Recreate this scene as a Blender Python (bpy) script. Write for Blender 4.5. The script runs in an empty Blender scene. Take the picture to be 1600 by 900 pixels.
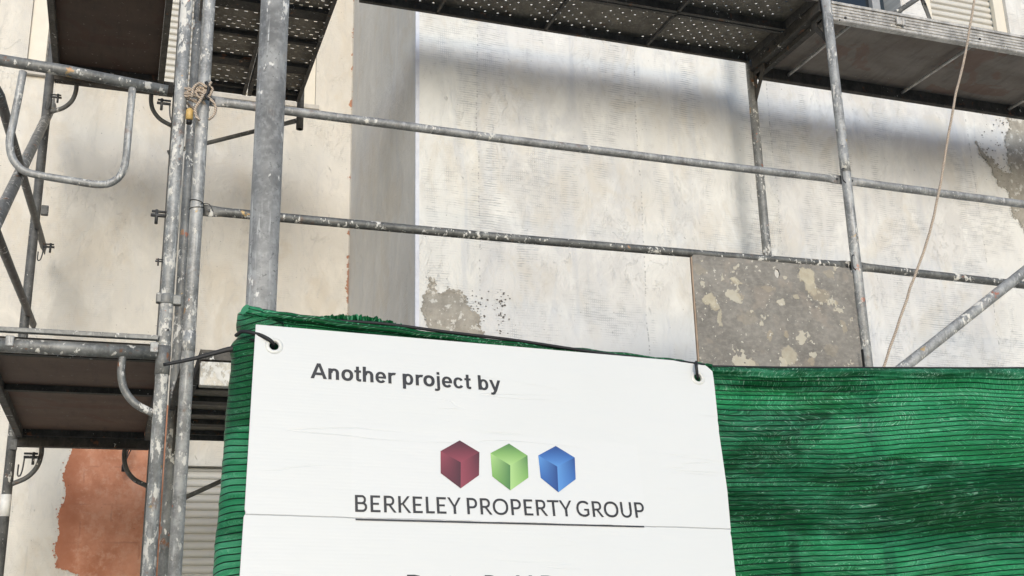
import bpy, bmesh, math, random
from mathutils import Vector, Matrix, noise as mn
random.seed(7)
R = math.radians
sc = bpy.context.scene
col = sc.collection

# ------------------------------------------------------------------ camera, sky, sun, exposure
cd = bpy.data.cameras.new('camera'); cam = bpy.data.objects.new('camera', cd); col.objects.link(cam)
RT = Vector((0.94399, -0.32919, -0.02268)); UP = Vector((-0.07231, -0.27343, 0.95917)); FW = Vector((0.32195, 0.90381, 0.28192))
EYE = Vector((0, 0, 1.6))
cam.matrix_world = Matrix(((RT.x, UP.x, -FW.x, EYE.x), (RT.y, UP.y, -FW.y, EYE.y), (RT.z, UP.z, -FW.z, EYE.z), (0, 0, 0, 1)))
cd.sensor_width = 36; cd.lens = 36*1747.4/1600; cd.clip_start = .05; cd.clip_end = 600
sc.camera = cam
w = bpy.data.worlds.new('World'); sc.world = w; w.use_nodes = True
nt = w.node_tree; bg = nt.nodes['Background']; sky = nt.nodes.new('ShaderNodeTexSky'); sky.sky_type = 'NISHITA'
SUN_EL, SUN_AZ = 17.5, 10          # the sun stands behind the photographer, a little to the left
sky.sun_disc = False; sky.sun_elevation = R(SUN_EL); sky.sun_rotation = R(180+SUN_AZ)
sky.dust_density = 1.0; sky.air_density = 1.0; sky.ozone_density = 2.5
nt.links.new(sky.outputs[0], bg.inputs[0]); bg.inputs[1].default_value = .15
sl = bpy.data.lights.new('sun', 'SUN'); so = bpy.data.objects.new('sun', sl); col.objects.link(so)
sl.energy = 1.4; sl.angle = R(20); sl.color = (1, .96, .90)
sd = Vector((-math.sin(R(SUN_AZ))*math.cos(R(SUN_EL)), -math.cos(R(SUN_AZ))*math.cos(R(SUN_EL)), math.sin(R(SUN_EL))))
so.rotation_euler = sd.to_track_quat('Z', 'Y').to_euler(); so.location = sd*20
vs = sc.view_settings; vs.view_transform = 'Standard'; vs.look = 'None'; vs.gamma = 1; vs.exposure = 0.50
vs.use_curve_mapping = False

# ------------------------------------------------------------------ measuring helper: a photo pixel and a real depth give a real point
def ray(x, y): return RT*((x-800)/1747.4) + UP*((450-y)/1747.4) + FW
def PY(x, y, Y): r = ray(x, y); return EYE + r*(Y/r.y)
def PX(x, y, X): r = ray(x, y); return EYE + r*(X/r.x)

# ------------------------------------------------------------------ object helpers
def tag(o, label=None, cat=None, group=None, kind=None):
    if label: o['label'] = label
    if cat: o['category'] = cat
    if group: o['group'] = group
    if kind: o['kind'] = kind
    return o
def thing(name, loc, label, cat, group=None):
    o = bpy.data.objects.new(name, None); col.objects.link(o); o.location = loc; o.empty_display_size = .1
    return tag(o, label, cat, group)

class MB:
    def __init__(s): s.v = []; s.f = []; s.sm = []; s.uv = {}
    def add(s, vs_, fs, smooth=False, uvs=None):
        o = len(s.v); s.v += [tuple(p) for p in vs_]
        for k, f in enumerate(fs):
            s.f.append(tuple(o+i for i in f)); s.sm.append(smooth)
            if uvs: s.uv[len(s.f)-1] = uvs[k]
    def box(s, a, b):
        x0, x1 = sorted((a[0], b[0])); y0, y1 = sorted((a[1], b[1])); z0, z1 = sorted((a[2], b[2]))
        s.add([(x0,y0,z0),(x1,y0,z0),(x1,y1,z0),(x0,y1,z0),(x0,y0,z1),(x1,y0,z1),(x1,y1,z1),(x0,y1,z1)],
              [(0,3,2,1),(4,5,6,7),(0,1,5,4),(1,2,6,5),(2,3,7,6),(3,0,4,7)])
    def obox(s, c, ax, ay, az, hx, hy, hz):       # oriented box
        c = Vector(c); ax = Vector(ax).normalized()*hx; ay = Vector(ay).normalized()*hy; az = Vector(az).normalized()*hz
        P = [c+ax*i+ay*j+az*k for k in (-1,1) for (i,j) in ((-1,-1),(1,-1),(1,1),(-1,1))]
        s.add(P, [(0,3,2,1),(4,5,6,7),(0,1,5,4),(1,2,6,5),(2,3,7,6),(3,0,4,7)])
    def bar(s, p, q, wid, hei, up=(0,0,1)):
        p = Vector(p); q = Vector(q); d = q-p; x = d.normalized(); y = Vector(up).cross(x).normalized(); z = x.cross(y)
        s.obox((p+q)/2, x, y, z, d.length/2, wid/2, hei/2)
    def tube(s, pts, r, seg=20, cap=True, up=(0,0,1), wob=0):
        pts = [Vector(p) for p in pts]; n = len(pts); rings = []
        if not isinstance(r, (list,)): r = [r]*n
        t0 = (pts[1]-pts[0]).normalized(); u = Vector(up)
        if abs(u.dot(t0)) > .95: u = Vector((1,0,0))
        u = (u - t0*u.dot(t0)).normalized()
        base = len(s.v)
        for i, p in enumerate(pts):
            t = (pts[min(i+1,n-1)]-pts[max(i-1,0)]).normalized()
            u = (u - t*u.dot(t)).normalized(); v = t.cross(u)
            ra, rb = r[i] if isinstance(r[i], tuple) else (r[i], r[i])      # ra along u (up), rb along v
            for k in range(seg):
                a = 2*math.pi*k/seg
                s.v.append(tuple(p + u*(ra*math.cos(a)) + v*(rb*math.sin(a))))
        for i in range(n-1):
            for k in range(seg):
                a = base+i*seg+k; b = base+i*seg+(k+1)%seg
                s.f.append((a, b, b+seg, a+seg)); s.sm.append(True)
        if cap:
            s.f.append(tuple(base+k for k in reversed(range(seg)))); s.sm.append(False)
            s.f.append(tuple(base+(n-1)*seg+k for k in range(seg))); s.sm.append(False)
    def hollow(s, p, q, r, th=.003, seg=24):      # open tube with a wall
        p = Vector(p); q = Vector(q)
        s.tube([p, q], r, seg, cap=False); s.tube([q, p], r-th, seg, cap=False)
        t = (q-p).normalized(); u = Vector((1,0,0)) if abs(t.z) > .9 else Vector((0,0,1)); u = (u-t*u.dot(t)).normalized(); v = t.cross(u)
        for e, sg in ((p,-1),(q,1)):
            b = len(s.v)
            for rr in (r, r-th):
                for k in range(seg):
                    a = 2*math.pi*k/seg; s.v.append(tuple(e+u*(rr*math.cos(a))+v*(rr*math.sin(a))))
            for k in range(seg):
                k2 = (k+1)%seg; s.f.append((b+k, b+k2, b+seg+k2, b+seg+k) if sg > 0 else (b+k, b+seg+k, b+seg+k2, b+k2)); s.sm.append(False)
    def build(s, name, mat, parent=None, bevel=0):
        off = parent_world(parent) if parent is not None else Vector((0,0,0))
        me = bpy.data.meshes.new(name); me.from_pydata([tuple(Vector(v)-off) for v in s.v], [], s.f)
        me.polygons.foreach_set('use_smooth', s.sm)
        if s.uv:
            ul = me.uv_layers.new(name='UVMap')
            for fi, us in s.uv.items():
                for li, q in zip(me.polygons[fi].loop_indices, us): ul.data[li].uv = q
        if not s.uv:
            bm = bmesh.new(); bm.from_mesh(me); bmesh.ops.remove_doubles(bm, verts=bm.verts[:], dist=1e-5); bm.to_mesh(me); bm.free()
        me.materials.append(mat); me.update()
        o = bpy.data.objects.new(name, me); col.objects.link(o)
        if parent is not None: o.parent = parent
        if bevel:
            b = o.modifiers.new('bevel', 'BEVEL'); b.width = bevel; b.segments = 2; b.limit_method = 'ANGLE'
        return o
def build_each(mb, name, mat, parent, bevel=0):      # one object for every separate piece of the builder
    par = list(range(len(mb.v))); key = {}
    def find(a):
        while par[a] != a: par[a] = par[par[a]]; a = par[a]
        return a
    for i, v in enumerate(mb.v):
        k = tuple(round(c, 5) for c in v)
        if k in key: par[find(i)] = find(key[k])
        else: key[k] = i
    for f in mb.f:
        for b in f[1:]: par[find(b)] = find(f[0])
    comp = {}
    for fi, f in enumerate(mb.f): comp.setdefault(find(f[0]), []).append(fi)
    out = []
    for fl in comp.values():
        m2 = MB(); mp = {}
        for fi in fl:
            for i in mb.f[fi]:
                if i not in mp: mp[i] = len(m2.v); m2.v.append(mb.v[i])
            m2.f.append(tuple(mp[i] for i in mb.f[fi])); m2.sm.append(mb.sm[fi])
        out.append(m2.build(name, mat, parent, bevel))
    return out
def parent_world(p):
    v = Vector((0,0,0))
    while p is not None: v = v + p.location; p = p.parent
    return v
def single(mb, name, mat, loc, label, cat, group=None, bevel=0):     # a thing that is one mesh, its origin at loc
    loc = Vector(loc); mb.v = [tuple(Vector(v)-loc) for v in mb.v]
    o = mb.build(name, mat, None, bevel); o.location = loc
    return tag(o, label, cat, group)
def smooth_path(P, n=8):
    P = [Vector(p) for p in P]; out = []
    Q = [P[0]*2-P[1]] + P + [P[-1]*2-P[-2]]
    for i in range(1, len(Q)-2):
        for k in range(n):
            t = k/n; a, b, c, d = Q[i-1], Q[i], Q[i+1], Q[i+2]
            out.append(.5*((2*b)+(c-a)*t+(2*a-5*b+4*c-d)*t*t+(3*b-a-3*c+d)*t**3))
    out.append(P[-1]); return out
def plate(outline, holes, to3, normal, th, name, mat, parent, uvf=None):    # flat plate with real holes, thickness th along -normal
    bm = bmesh.new(); allv = []
    for loop in [outline]+holes:
        vs_ = [bm.verts.new((p[0], p[1], 0)) for p in loop]
        for i in range(len(vs_)): bm.edges.new((vs_[i], vs_[(i+1)%len(vs_)]))
    r = bmesh.ops.triangle_fill(bm, edges=bm.edges[:], use_beauty=True, use_dissolve=False)
    front = [f for f in bm.faces]
    for f in front:
        f.normal_update()
        if f.normal.z < 0: f.normal_flip()
    ex = bmesh.ops.extrude_face_region(bm, geom=front)
    newv = [g for g in ex['geom'] if isinstance(g, bmesh.types.BMVert)]
    for v in newv: v.co.z = 1.0           # marks front layer
    off = parent_world(parent) if parent is not None else Vector((0,0,0))
    bmesh.ops.recalc_face_normals(bm, faces=bm.faces[:])
    ul = bm.loops.layers.uv.new('UVMap')
    for f in bm.faces:
        for l in f.loops: l[ul].uv = (l.vert.co.x, l.vert.co.y)
    for v in bm.verts:
        x, y, z = v.co
        v.co = to3(x, y) + normal*(0 if z > .5 else -th) - off
    bmesh.ops.recalc_face_normals(bm, faces=bm.faces[:])
    me = bpy.data.meshes.new(name); bm.to_mesh(me); bm.free(); me.materials.append(mat)
    o = bpy.data.objects.new(name, me); col.objects.link(o)
    if parent is not None: o.parent = parent
    return o

# ------------------------------------------------------------------ material helpers
class N:
    def __init__(s, name, rough=.6, metal=0.0):
        s.m = bpy.data.materials.new(name); s.m.use_nodes = True; s.t = s.m.node_tree
        s.b = s.t.nodes['Principled BSDF']; s.b.inputs['Roughness'].default_value = rough; s.b.inputs['Metallic'].default_value = metal
        s.tc = s.t.nodes.new('ShaderNodeTexCoord'); s.obj = s.tc.outputs['Object']; s.uvs = s.tc.outputs['UV']
        s.oi = s.t.nodes.new('ShaderNodeObjectInfo').outputs['Random']
    def put(s, sock, val):
        if isinstance(val, bpy.types.NodeSocket): s.t.links.new(val, sock)
        else: sock.default_value = val
    def ma(s, op, a, b=0.0, c=0.0, clamp=False):
        n = s.t.nodes.new('ShaderNodeMath'); n.operation = op; n.use_clamp = clamp
        s.put(n.inputs[0], a); s.put(n.inputs[1], b); s.put(n.inputs[2], c); return n.outputs[0]
    def sep(s, v): n = s.t.nodes.new('ShaderNodeSeparateXYZ'); s.put(n.inputs[0], v); return n.outputs
    def comb(s, x, y, z):
        n = s.t.nodes.new('ShaderNodeCombineXYZ'); s.put(n.inputs[0], x); s.put(n.inputs[1], y); s.put(n.inputs[2], z); return n.outputs[0]
    def vec(s, op, a, b): n = s.t.nodes.new('ShaderNodeVectorMath'); n.operation = op; s.put(n.inputs[0], a); s.put(n.inputs[1], b); return n.outputs[0]
    def noise(s, scale, detail=3, rough=.55, v=None, stretch=None, seed=0, dist=0.0):
        v = v or s.obj
        if stretch: v = s.vec('MULTIPLY', v, stretch)
        if seed: v = s.vec('ADD', v, (seed*3.17, seed*1.71, seed*2.13))
        n = s.t.nodes.new('ShaderNodeTexNoise'); s.put(n.inputs['Vector'], v)
        n.inputs['Scale'].default_value = scale; n.inputs['Detail'].default_value = detail; n.inputs['Roughness'].default_value = rough; n.inputs['Distortion'].default_value = dist
        return n.outputs[0]
    def vor(s, scale, v=None, feature='F1'):
        n = s.t.nodes.new('ShaderNodeTexVoronoi'); n.feature = feature; s.put(n.inputs['Vector'], v or s.obj); n.inputs['Scale'].default_value = scale; return n.outputs[0]
    def step(s, x, a, b):       # smooth map a..b -> 0..1
        n = s.t.nodes.new('ShaderNodeMapRange'); n.interpolation_type = 'SMOOTHSTEP'; s.put(n.inputs[0], x); n.inputs[1].default_value = a; n.inputs[2].default_value = b; return n.outputs[0]
    def mix(s, f, a, b, mode='MIX'):
        n = s.t.nodes.new('ShaderNodeMix'); n.data_type = 'RGBA'; n.blend_type = mode
        s.put(n.inputs[0], f)
        for k, q in ((6, a), (7, b)):
            if isinstance(q, tuple): q = (q[0], q[1], q[2], 1)
            s.put(n.inputs[k], q)
        return n.outputs[2]
    def color(s, c):
        if isinstance(c, tuple): c = (c[0], c[1], c[2], 1)
        s.put(s.b.inputs['Base Color'], c); return s
    def bump(s, h, strength=.3, dist=.01):
        n = s.t.nodes.new('ShaderNodeBump'); n.inputs['Strength'].default_value = strength; n.inputs['Distance'].default_value = dist
        s.put(n.inputs['Height'], h); s.t.links.new(n.outputs[0], s.b.inputs['Normal']); return s
    def alpha(s, a): s.put(s.b.inputs['Alpha'], a); return s

def steel(name, base=(.26,.27,.28), splat=.5, rust=.1, side=None, splatcol=(.62,.60,.55), metal=.28, rough=.5, big=0.0, scratch=.25):
    n = N(name, rough, metal)
    n.obj = n.vec('ADD', n.obj, n.comb(n.ma('MULTIPLY', n.oi, 17), n.ma('MULTIPLY', n.oi, 31), n.ma('MULTIPLY', n.oi, 23)))
    a = n.noise(14, 5, .65); b = n.noise(90, 3, .6); c = n.noise(30, 4, .7, stretch=(1,1,.25), seed=3)
    v = n.step(a, .3, .72)
    colr = n.mix(v, tuple(x*.62 for x in base), tuple(x*1.35 for x in base))
    colr = n.mix(n.ma('MULTIPLY', n.step(b, .45, .7), .35), colr, tuple(min(1,x*1.8) for x in base))
    colr = n.mix(n.ma('MULTIPLY', n.step(c, .5, .75), .5), colr, tuple(x*.4 for x in base))
    k1 = n.noise(60, 4, .75, stretch=(1,1,.07), seed=15); k2 = n.noise(6, 3, .6, seed=16)
    colr = n.mix(n.ma('MULTIPLY', n.ma('MULTIPLY', n.step(k1, .54, .66), n.step(k2, .38, .6)), scratch), colr, tuple(min(1,x*2.6) for x in base))
    colr = n.mix(n.ma('MULTIPLY', n.step(n.noise(120, 3, .7, seed=18), .58, .68), scratch), colr, tuple(x*.55 for x in base))
    # rust and old coloured paint
    r_ = n.ma('MULTIPLY', n.step(n.noise(22, 4, .6, seed=5), .62, .70), rust*4, clamp=True)
    colr = n.mix(r_, colr, (.20,.09,.045))
    if big:      # leftovers of old colour-code paint
        pa = n.step(n.noise(13, 4, .65, seed=25), .655, .672); colr = n.mix(n.ma('MULTIPLY', pa, .8), colr, n.mix(n.step(n.noise(5, 1, .5, seed=27), .45, .55), (.46,.31,.13), (.40,.15,.09)))
    # plaster splashes: small, ragged, thicker in runs
    s1 = n.noise(70, 4, .6, seed=7, stretch=(1,1,.6)); s2 = n.noise(9, 3, .6, seed=9)
    th = .74 - .20*splat
    sp = n.step(n.ma('ADD', s1, n.ma('MULTIPLY', n.ma('SUBTRACT', s2, .5), .75)), th, th+.035)
    if big:
        s3 = n.noise(24, 5, .7, seed=12, stretch=(1,1,.5)); sp = n.ma('MAXIMUM', sp, n.step(s3, .62-big*.12, .64-big*.12))
    spc = n.mix(n.noise(40, 2, .5, seed=4), tuple(x*.7 for x in splatcol), tuple(min(1, x*1.25) for x in splatcol))
    colr = n.mix(sp, colr, spc); n.color(colr)
    n.put(n.b.inputs['Metallic'], n.ma('MULTIPLY', n.ma('SUBTRACT', 1, n.ma('MAXIMUM', sp, r_)), metal))
    n.put(n.b.inputs['Roughness'], n.ma('ADD', rough-.05, n.ma('MULTIPLY', n.ma('ADD', sp, a), .22)))
    n.bump(n.ma('ADD', n.ma('MULTIPLY', sp, .8), n.ma('MULTIPLY', b, .25)), .5, .0015)
    return n.m
def plain(name, c, rough=.5, metal=0, var=.15, scale=30):
    n = N(name, rough, metal); f = n.noise(scale, 4, .6)
    n.color(n.mix(f, tuple(x*(1-var*2) for x in c), tuple(min(1,x*(1+var*2)) for x in c))); n.bump(f, .2, .001); return n.m

M = {}
M['pole'] = steel('galvanised pole', (.27,.266,.25), .38, .04, metal=.2, rough=.55, scratch=.95)
M['tube'] = steel('scaffold tube', (.30,.30,.29), .46, .08, scratch=.5, big=.12)
M['tube_white'] = steel('scaffold tube with plaster', (.265,.268,.262), .64, .12, big=.6, scratch=.5)
M['tube_worn'] = steel('scaffold tube worn', (.19,.19,.18), .5, .25, big=.15, metal=.35)
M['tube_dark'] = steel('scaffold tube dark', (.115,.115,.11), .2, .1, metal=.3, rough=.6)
M['rail'] = steel('guard rail tube', (.265,.265,.258), .40, .07, scratch=.5)
M['rail_old'] = steel('old guard rail tube', (.13,.13,.122), .54, .08, metal=.4, scratch=.5, big=.15)
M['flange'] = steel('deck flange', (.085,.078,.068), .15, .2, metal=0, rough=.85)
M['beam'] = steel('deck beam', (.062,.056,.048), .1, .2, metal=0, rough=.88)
M['alu'] = steel('aluminium profile', (.42,.40,.37), .35, .02, metal=.35, rough=.5)
M['black'] = plain('black plastic', (.009,.009,.010), .62)
M['dark_iron'] = steel('dark iron', (.06,.06,.06), .1, .2, metal=.4)
M['amber'] = plain('amber plastic', (.55,.36,.12), .5)
M['ground'] = plain('asphalt', (.30,.30,.28), .9, 0, .2, 6)
M['paving'] = plain('paving', (.42,.41,.38), .85, 0, .15, 9)
M['frame_cream'] = plain('cream window frame', (.70,.65,.55), .55, 0, .06, 14)
M['frame_grey'] = plain('grey window frame', (.30,.31,.32), .5)
M['sill'] = plain('sill stone', (.5,.47,.42), .7)

def ply(name, c, c2):
    n = N(name, .75); a = n.noise(5, 5, .65, stretch=(.4,1,1)); b = n.noise(26, 4, .7, stretch=(1,.2,1), seed=3); d = n.noise(2.2, 4, .6, seed=6, dist=1.5)
    k = n.mix(n.step(a, .3, .7), c, c2); k = n.mix(n.ma('MULTIPLY', n.step(b, .45, .75), .45), k, tuple(x*.45 for x in c))
    k = n.mix(n.ma('MULTIPLY', n.step(d, .56, .6), .45), k, (c[0]*1.1, c[1]*.6, c[2]*.45))
    e = n.noise(55, 3, .6, seed=8); k = n.mix(n.ma('MULTIPLY', n.step(e, .68, .72), .6), k, (.3,.28,.24))
    n.color(k); n.bump(b, .25, .003); return n.m
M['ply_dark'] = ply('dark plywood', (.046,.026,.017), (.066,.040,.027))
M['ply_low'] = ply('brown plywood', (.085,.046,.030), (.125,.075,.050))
M['ply_grey'] = ply('weathered plywood', (.13,.105,.085), (.20,.175,.15))

# render coat on the walls ------------------------------------------------------
def wall_mat(name, ax, c1, c2, mesh=.6, seed=0, blue=.3, crack=None, seams=(), low=None):
    n = N(name, .9); X, Y, Z = n.sep(n.obj); U = X if ax == 'x' else Y
    v2 = n.comb(U, 0.0, Z)
    big = n.noise(1.3, 5, .6, v2, seed=seed+1); med = n.noise(6, 6, .68, v2, (1,1,.6), seed+2, .8); fine = n.noise(45, 4, .6, v2, seed=seed+3)
    c = n.mix(n.step(big, .3, .7), c1, c2)
    # strips of coat between the laps, each mixed a little differently
    for i, sx in enumerate(seams):
        e = n.step(n.ma('SUBTRACT', U, n.ma('ADD', sx, n.ma('MULTIPLY', n.ma('SUBTRACT', n.noise(2.2, 4, .6, v2, seed=seed+30+i), .5), .05))), -.004, .004)
        k = (.93, 1.09, .95, 1.06, .94)[i % 5]; c = n.mix(n.ma('MULTIPLY', e, .8), c, (k, k*(.995 if k > 1 else 1.0), k*(.97 if k > 1 else 1.03)), 'MULTIPLY')
    c = n.mix(n.ma('MULTIPLY', n.step(med, .45, .72), .55), c, tuple(min(1, x*1.14) for x in c2))
    c = n.mix(n.ma('MULTIPLY', n.step(n.noise(3.2, 5, .65, v2, (1.2,1,.8), seed+21, .7), .50, .64), .40), c, (c1[0]*.97, c1[1]*.90, c1[2]*.80))
    # thin cement film: cooler, greyer sweeps
    film = n.step(n.noise(2.6, 6, .66, v2, (2.4,1,.5), seed+4, 1.2), .48, .70)
    c = n.mix(n.ma('MULTIPLY', film, blue), c, (.44,.465,.51))
    if low is not None:      # whiter, cooler skim coat on the lower part
        lw = n.step(n.ma('ADD', n.ma('SUBTRACT', low, Z), n.ma('MULTIPLY', n.ma('SUBTRACT', n.noise(1.6, 5, .65, v2, (1.5,1,1), seed+23), .5), 1.4)), -.15, .25)
        c = n.mix(n.ma('MULTIPLY', lw, .55), c, (.60,.615,.62))
    hg = n.step(n.noise(11, 5, .7, v2, (1.3,1,.5), seed+24, 1.5), .50, .74)
    c = n.mix(n.ma('MULTIPLY', hg, .30), c, (.45,.44,.42))
    # reinforcing mesh telegraphing through the coat in patches
    wx = n.ma('ADD', U, n.ma('MULTIPLY', n.noise(3, 2, .5, v2, seed=seed+5), .02)); wz = n.ma('ADD', Z, n.ma('MULTIPLY', n.noise(4, 2, .5, v2, seed=seed+6), .03))
    wz = n.ma('ADD', wz, n.ma('MULTIPLY', U, .012))
    lz = n.step(n.ma('ABSOLUTE', n.ma('SUBTRACT', n.ma('FRACT', n.ma('MULTIPLY', wz, 84)), .5)), .30, .08)
    lx = n.step(n.ma('ABSOLUTE', n.ma('SUBTRACT', n.ma('FRACT', n.ma('MULTIPLY', wx, 96)), .5)), .27, .10)
    patch = n.step(n.noise(2.1, 4, .6, v2, (2.2,1,.7), seed+8), .45, .60)
    brk = n.step(n.noise(30, 4, .65, v2, (.5,1,2.0), seed+9), .34, .64); col_ = n.step(n.noise(7, 3, .6, v2, (1.6,1,.25), seed+19), .38, .58)
    patch2 = n.step(n.noise(2.3, 3, .55, v2, (1.6,1,1), seed+11), .53, .66)
    ml = n.ma('MULTIPLY', n.ma('MULTIPLY', n.ma('MAXIMUM', lz, n.ma('MULTIPLY', n.ma('MULTIPLY', lx, patch2), .9)), n.ma('MAXIMUM', n.ma('MULTIPLY', patch, col_), n.ma('MULTIPLY', patch2, .8))), brk)
    c = n.mix(n.ma('MULTIPLY', ml, mesh), c, (.25,.26,.275))
    # trowel scratches and pits
    rot = n.comb(n.ma('ADD', n.ma('MULTIPLY', U, .9), n.ma('MULTIPLY', Z, .42)), 0.0, n.ma('SUBTRACT', n.ma('MULTIPLY', Z, .9), n.ma('MULTIPLY', U, .42)))
    scr = n.ma('MULTIPLY', n.step(n.noise(10, 5, .75, rot, (5,1,.7), seed+12), .665, .72), n.step(n.noise(3, 3, .6, v2, seed=seed+15), .45, .6))
    c = n.mix(n.ma('MULTIPLY', scr, .40), c, (.30,.29,.28))
    sq = n.ma('MULTIPLY', n.step(n.ma('ABSOLUTE', n.ma('SUBTRACT', n.noise(4.5, 5, .7, v2, (1.4,1,.8), seed+51, .5), .5)), .010, .0), n.step(n.noise(2.2, 3, .6, v2, seed=seed+53), .50, .62))
    c = n.mix(n.ma('MULTIPLY', sq, .08), c, (.36,.35,.33))
    pit = n.step(n.noise(80, 2, .5, v2, seed=seed+13), .745, .78)
    c = n.mix(n.ma('MULTIPLY', pit, .7), c, (.16,.15,.14))
    sm_ = 0.0
    for i, sx in enumerate(seams):      # dotted laps where the sheets of mesh meet
        d = n.ma('ABSOLUTE', n.ma('SUBTRACT', U, n.ma('ADD', sx, n.ma('MULTIPLY', n.ma('SUBTRACT', n.noise(2.2, 4, .6, v2, seed=seed+30+i), .5), .05))))
        q = n.ma('MULTIPLY', n.step(d, .0045, .0015), n.step(n.noise(42, 3, .6, n.comb(0.0,float(i)*3,n.ma('MULTIPLY', Z, 2.2)), seed=seed+17), .50, .62)); sm_ = n.ma('MAXIMUM', sm_, q)
    if seams: c = n.mix(n.ma('MULTIPLY', sm_, .6), c, (.20,.20,.20))
    if crack is not None:      # ragged joint with the brick showing here and there in the corner
        d = n.ma('ABSOLUTE', n.ma('SUBTRACT', U, crack)); jag = n.noise(9, 6, .75, v2, seed=41); wh = n.noise(1.6, 2, .5, n.comb(0.0,0.0,Z), seed=44)
        m1 = n.step(n.ma('SUBTRACT', n.ma('MULTIPLY', n.ma('SUBTRACT', n.ma('ADD', jag, n.ma('MULTIPLY', wh, .5)), .745), .16), d), 0, .002)
        c = n.mix(m1, c, (.40,.19,.11))
        c = n.mix(n.ma('MULTIPLY', n.step(d, .006, .001), .5), c, (.25,.22,.19))
    n.color(c)
    h = n.ma('ADD', n.ma('ADD', n.ma('MULTIPLY', med, .9), n.ma('MULTIPLY', fine, .16)), n.ma('ADD', n.ma('ADD', n.ma('MULTIPLY', ml, -.12), n.ma('MULTIPLY', hg, .15)), n.ma('ADD', n.ma('MULTIPLY', scr, -.5), n.ma('MULTIPLY', sq, .2))))
    n.bump(h, .7, .013); return n.m
M['wall_front'] = wall_mat('front render coat', 'x', (.58,.57,.535), (.71,.705,.67), .62, 0, .36, seams=(PY(748,300,4.65).x, PY(1000,300,4.65).x, PY(1208,250,4.65).x, PY(1525,300,4.65).x, 6.1), low=2.95)
M['wall_recess'] = wall_mat('recess render coat', 'x', (.59,.555,.49), (.665,.63,.56), .12, 20, .14, crack=1.197)
M['wall_return'] = wall_mat('return render coat', 'y', (.56,.54,.50), (.63,.61,.57), .05, 40, .25)
def mortar():
    n = N('bare mortar', .9); a = n.noise(14, 5, .7); b = n.noise(60, 4, .6, seed=3)
    c = n.mix(n.step(a, .3, .7), (.26,.24,.205), (.38,.355,.305)); c = n.mix(n.ma('MULTIPLY', n.step(b, .62, .7), .6), c, (.2,.18,.155))
    c = n.mix(n.ma('MULTIPLY', n.step(n.noise(24,5,.7,seed=9), .57, .60), .8), c, (.60,.58,.53))
    n.color(c); n.bump(a, .5, .006); return n.m
M['mortar'] = mortar()
def brick():
    n = N('exposed terracotta', .88); X, Y, Z = n.sep(n.obj); v2 = n.comb(X, 0.0, Z)
    a = n.noise(5, 5, .65, v2, seed=2); b = n.noise(30, 5, .7, v2, seed=5)
    c = n.mix(n.step(a, .3, .7), (.38,.145,.075), (.58,.27,.165)); c = n.mix(n.ma('MULTIPLY', n.step(b, .45, .7), .45), c, (.60,.37,.26))
    jz = n.step(n.ma('ABSOLUTE', n.ma('SUBTRACT', n.ma('FRACT', n.ma('ADD', n.ma('MULTIPLY', Z, 5.2), n.ma('MULTIPLY', b, .10))), .5)), .035, .01)
    row = n.ma('MULTIPLY', n.ma('FLOOR', n.ma('MULTIPLY', Z, 5.2)), .5)
    jx = n.step(n.ma('ABSOLUTE', n.ma('SUBTRACT', n.ma('FRACT', n.ma('ADD', n.ma('ADD', n.ma('MULTIPLY', X, 3.4), row), n.ma('MULTIPLY', b, .06))), .5)), .02, .006)
    j = n.ma('MULTIPLY', n.ma('MAXIMUM', jz, jx), n.step(n.noise(9,3,.6,v2,seed=8), .45, .62)); c = n.mix(n.ma('MULTIPLY', j, .3), c, (.22,.10,.07))
    film = n.step(n.noise(3.5, 5, .6, v2, seed=11), .56, .72); c = n.mix(n.ma('MULTIPLY', film, .45), c, (.50,.42,.36))
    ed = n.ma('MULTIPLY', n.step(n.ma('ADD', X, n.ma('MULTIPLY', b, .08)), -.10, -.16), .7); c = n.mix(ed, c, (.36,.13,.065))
    pit = n.step(n.noise(30, 3, .6, v2, seed=13), .70, .73); c = n.mix(n.ma('MULTIPLY', pit, .8), c, (.06,.035,.03))
    n.color(c); n.bump(b, .5, .006); return n.m
M['brick'] = brick()
def shutter():
    n = N('roller shutter', .45); a = n.noise(3, 4, .6, stretch=(3,1,.5)); n.color(n.mix(a, (.52,.50,.45), (.63,.61,.56))); return n.m
M['shutter'] = shutter()
gl = N('dark glass', .05); gl.color((.015,.02,.026)); M['glass'] = gl.m

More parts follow.
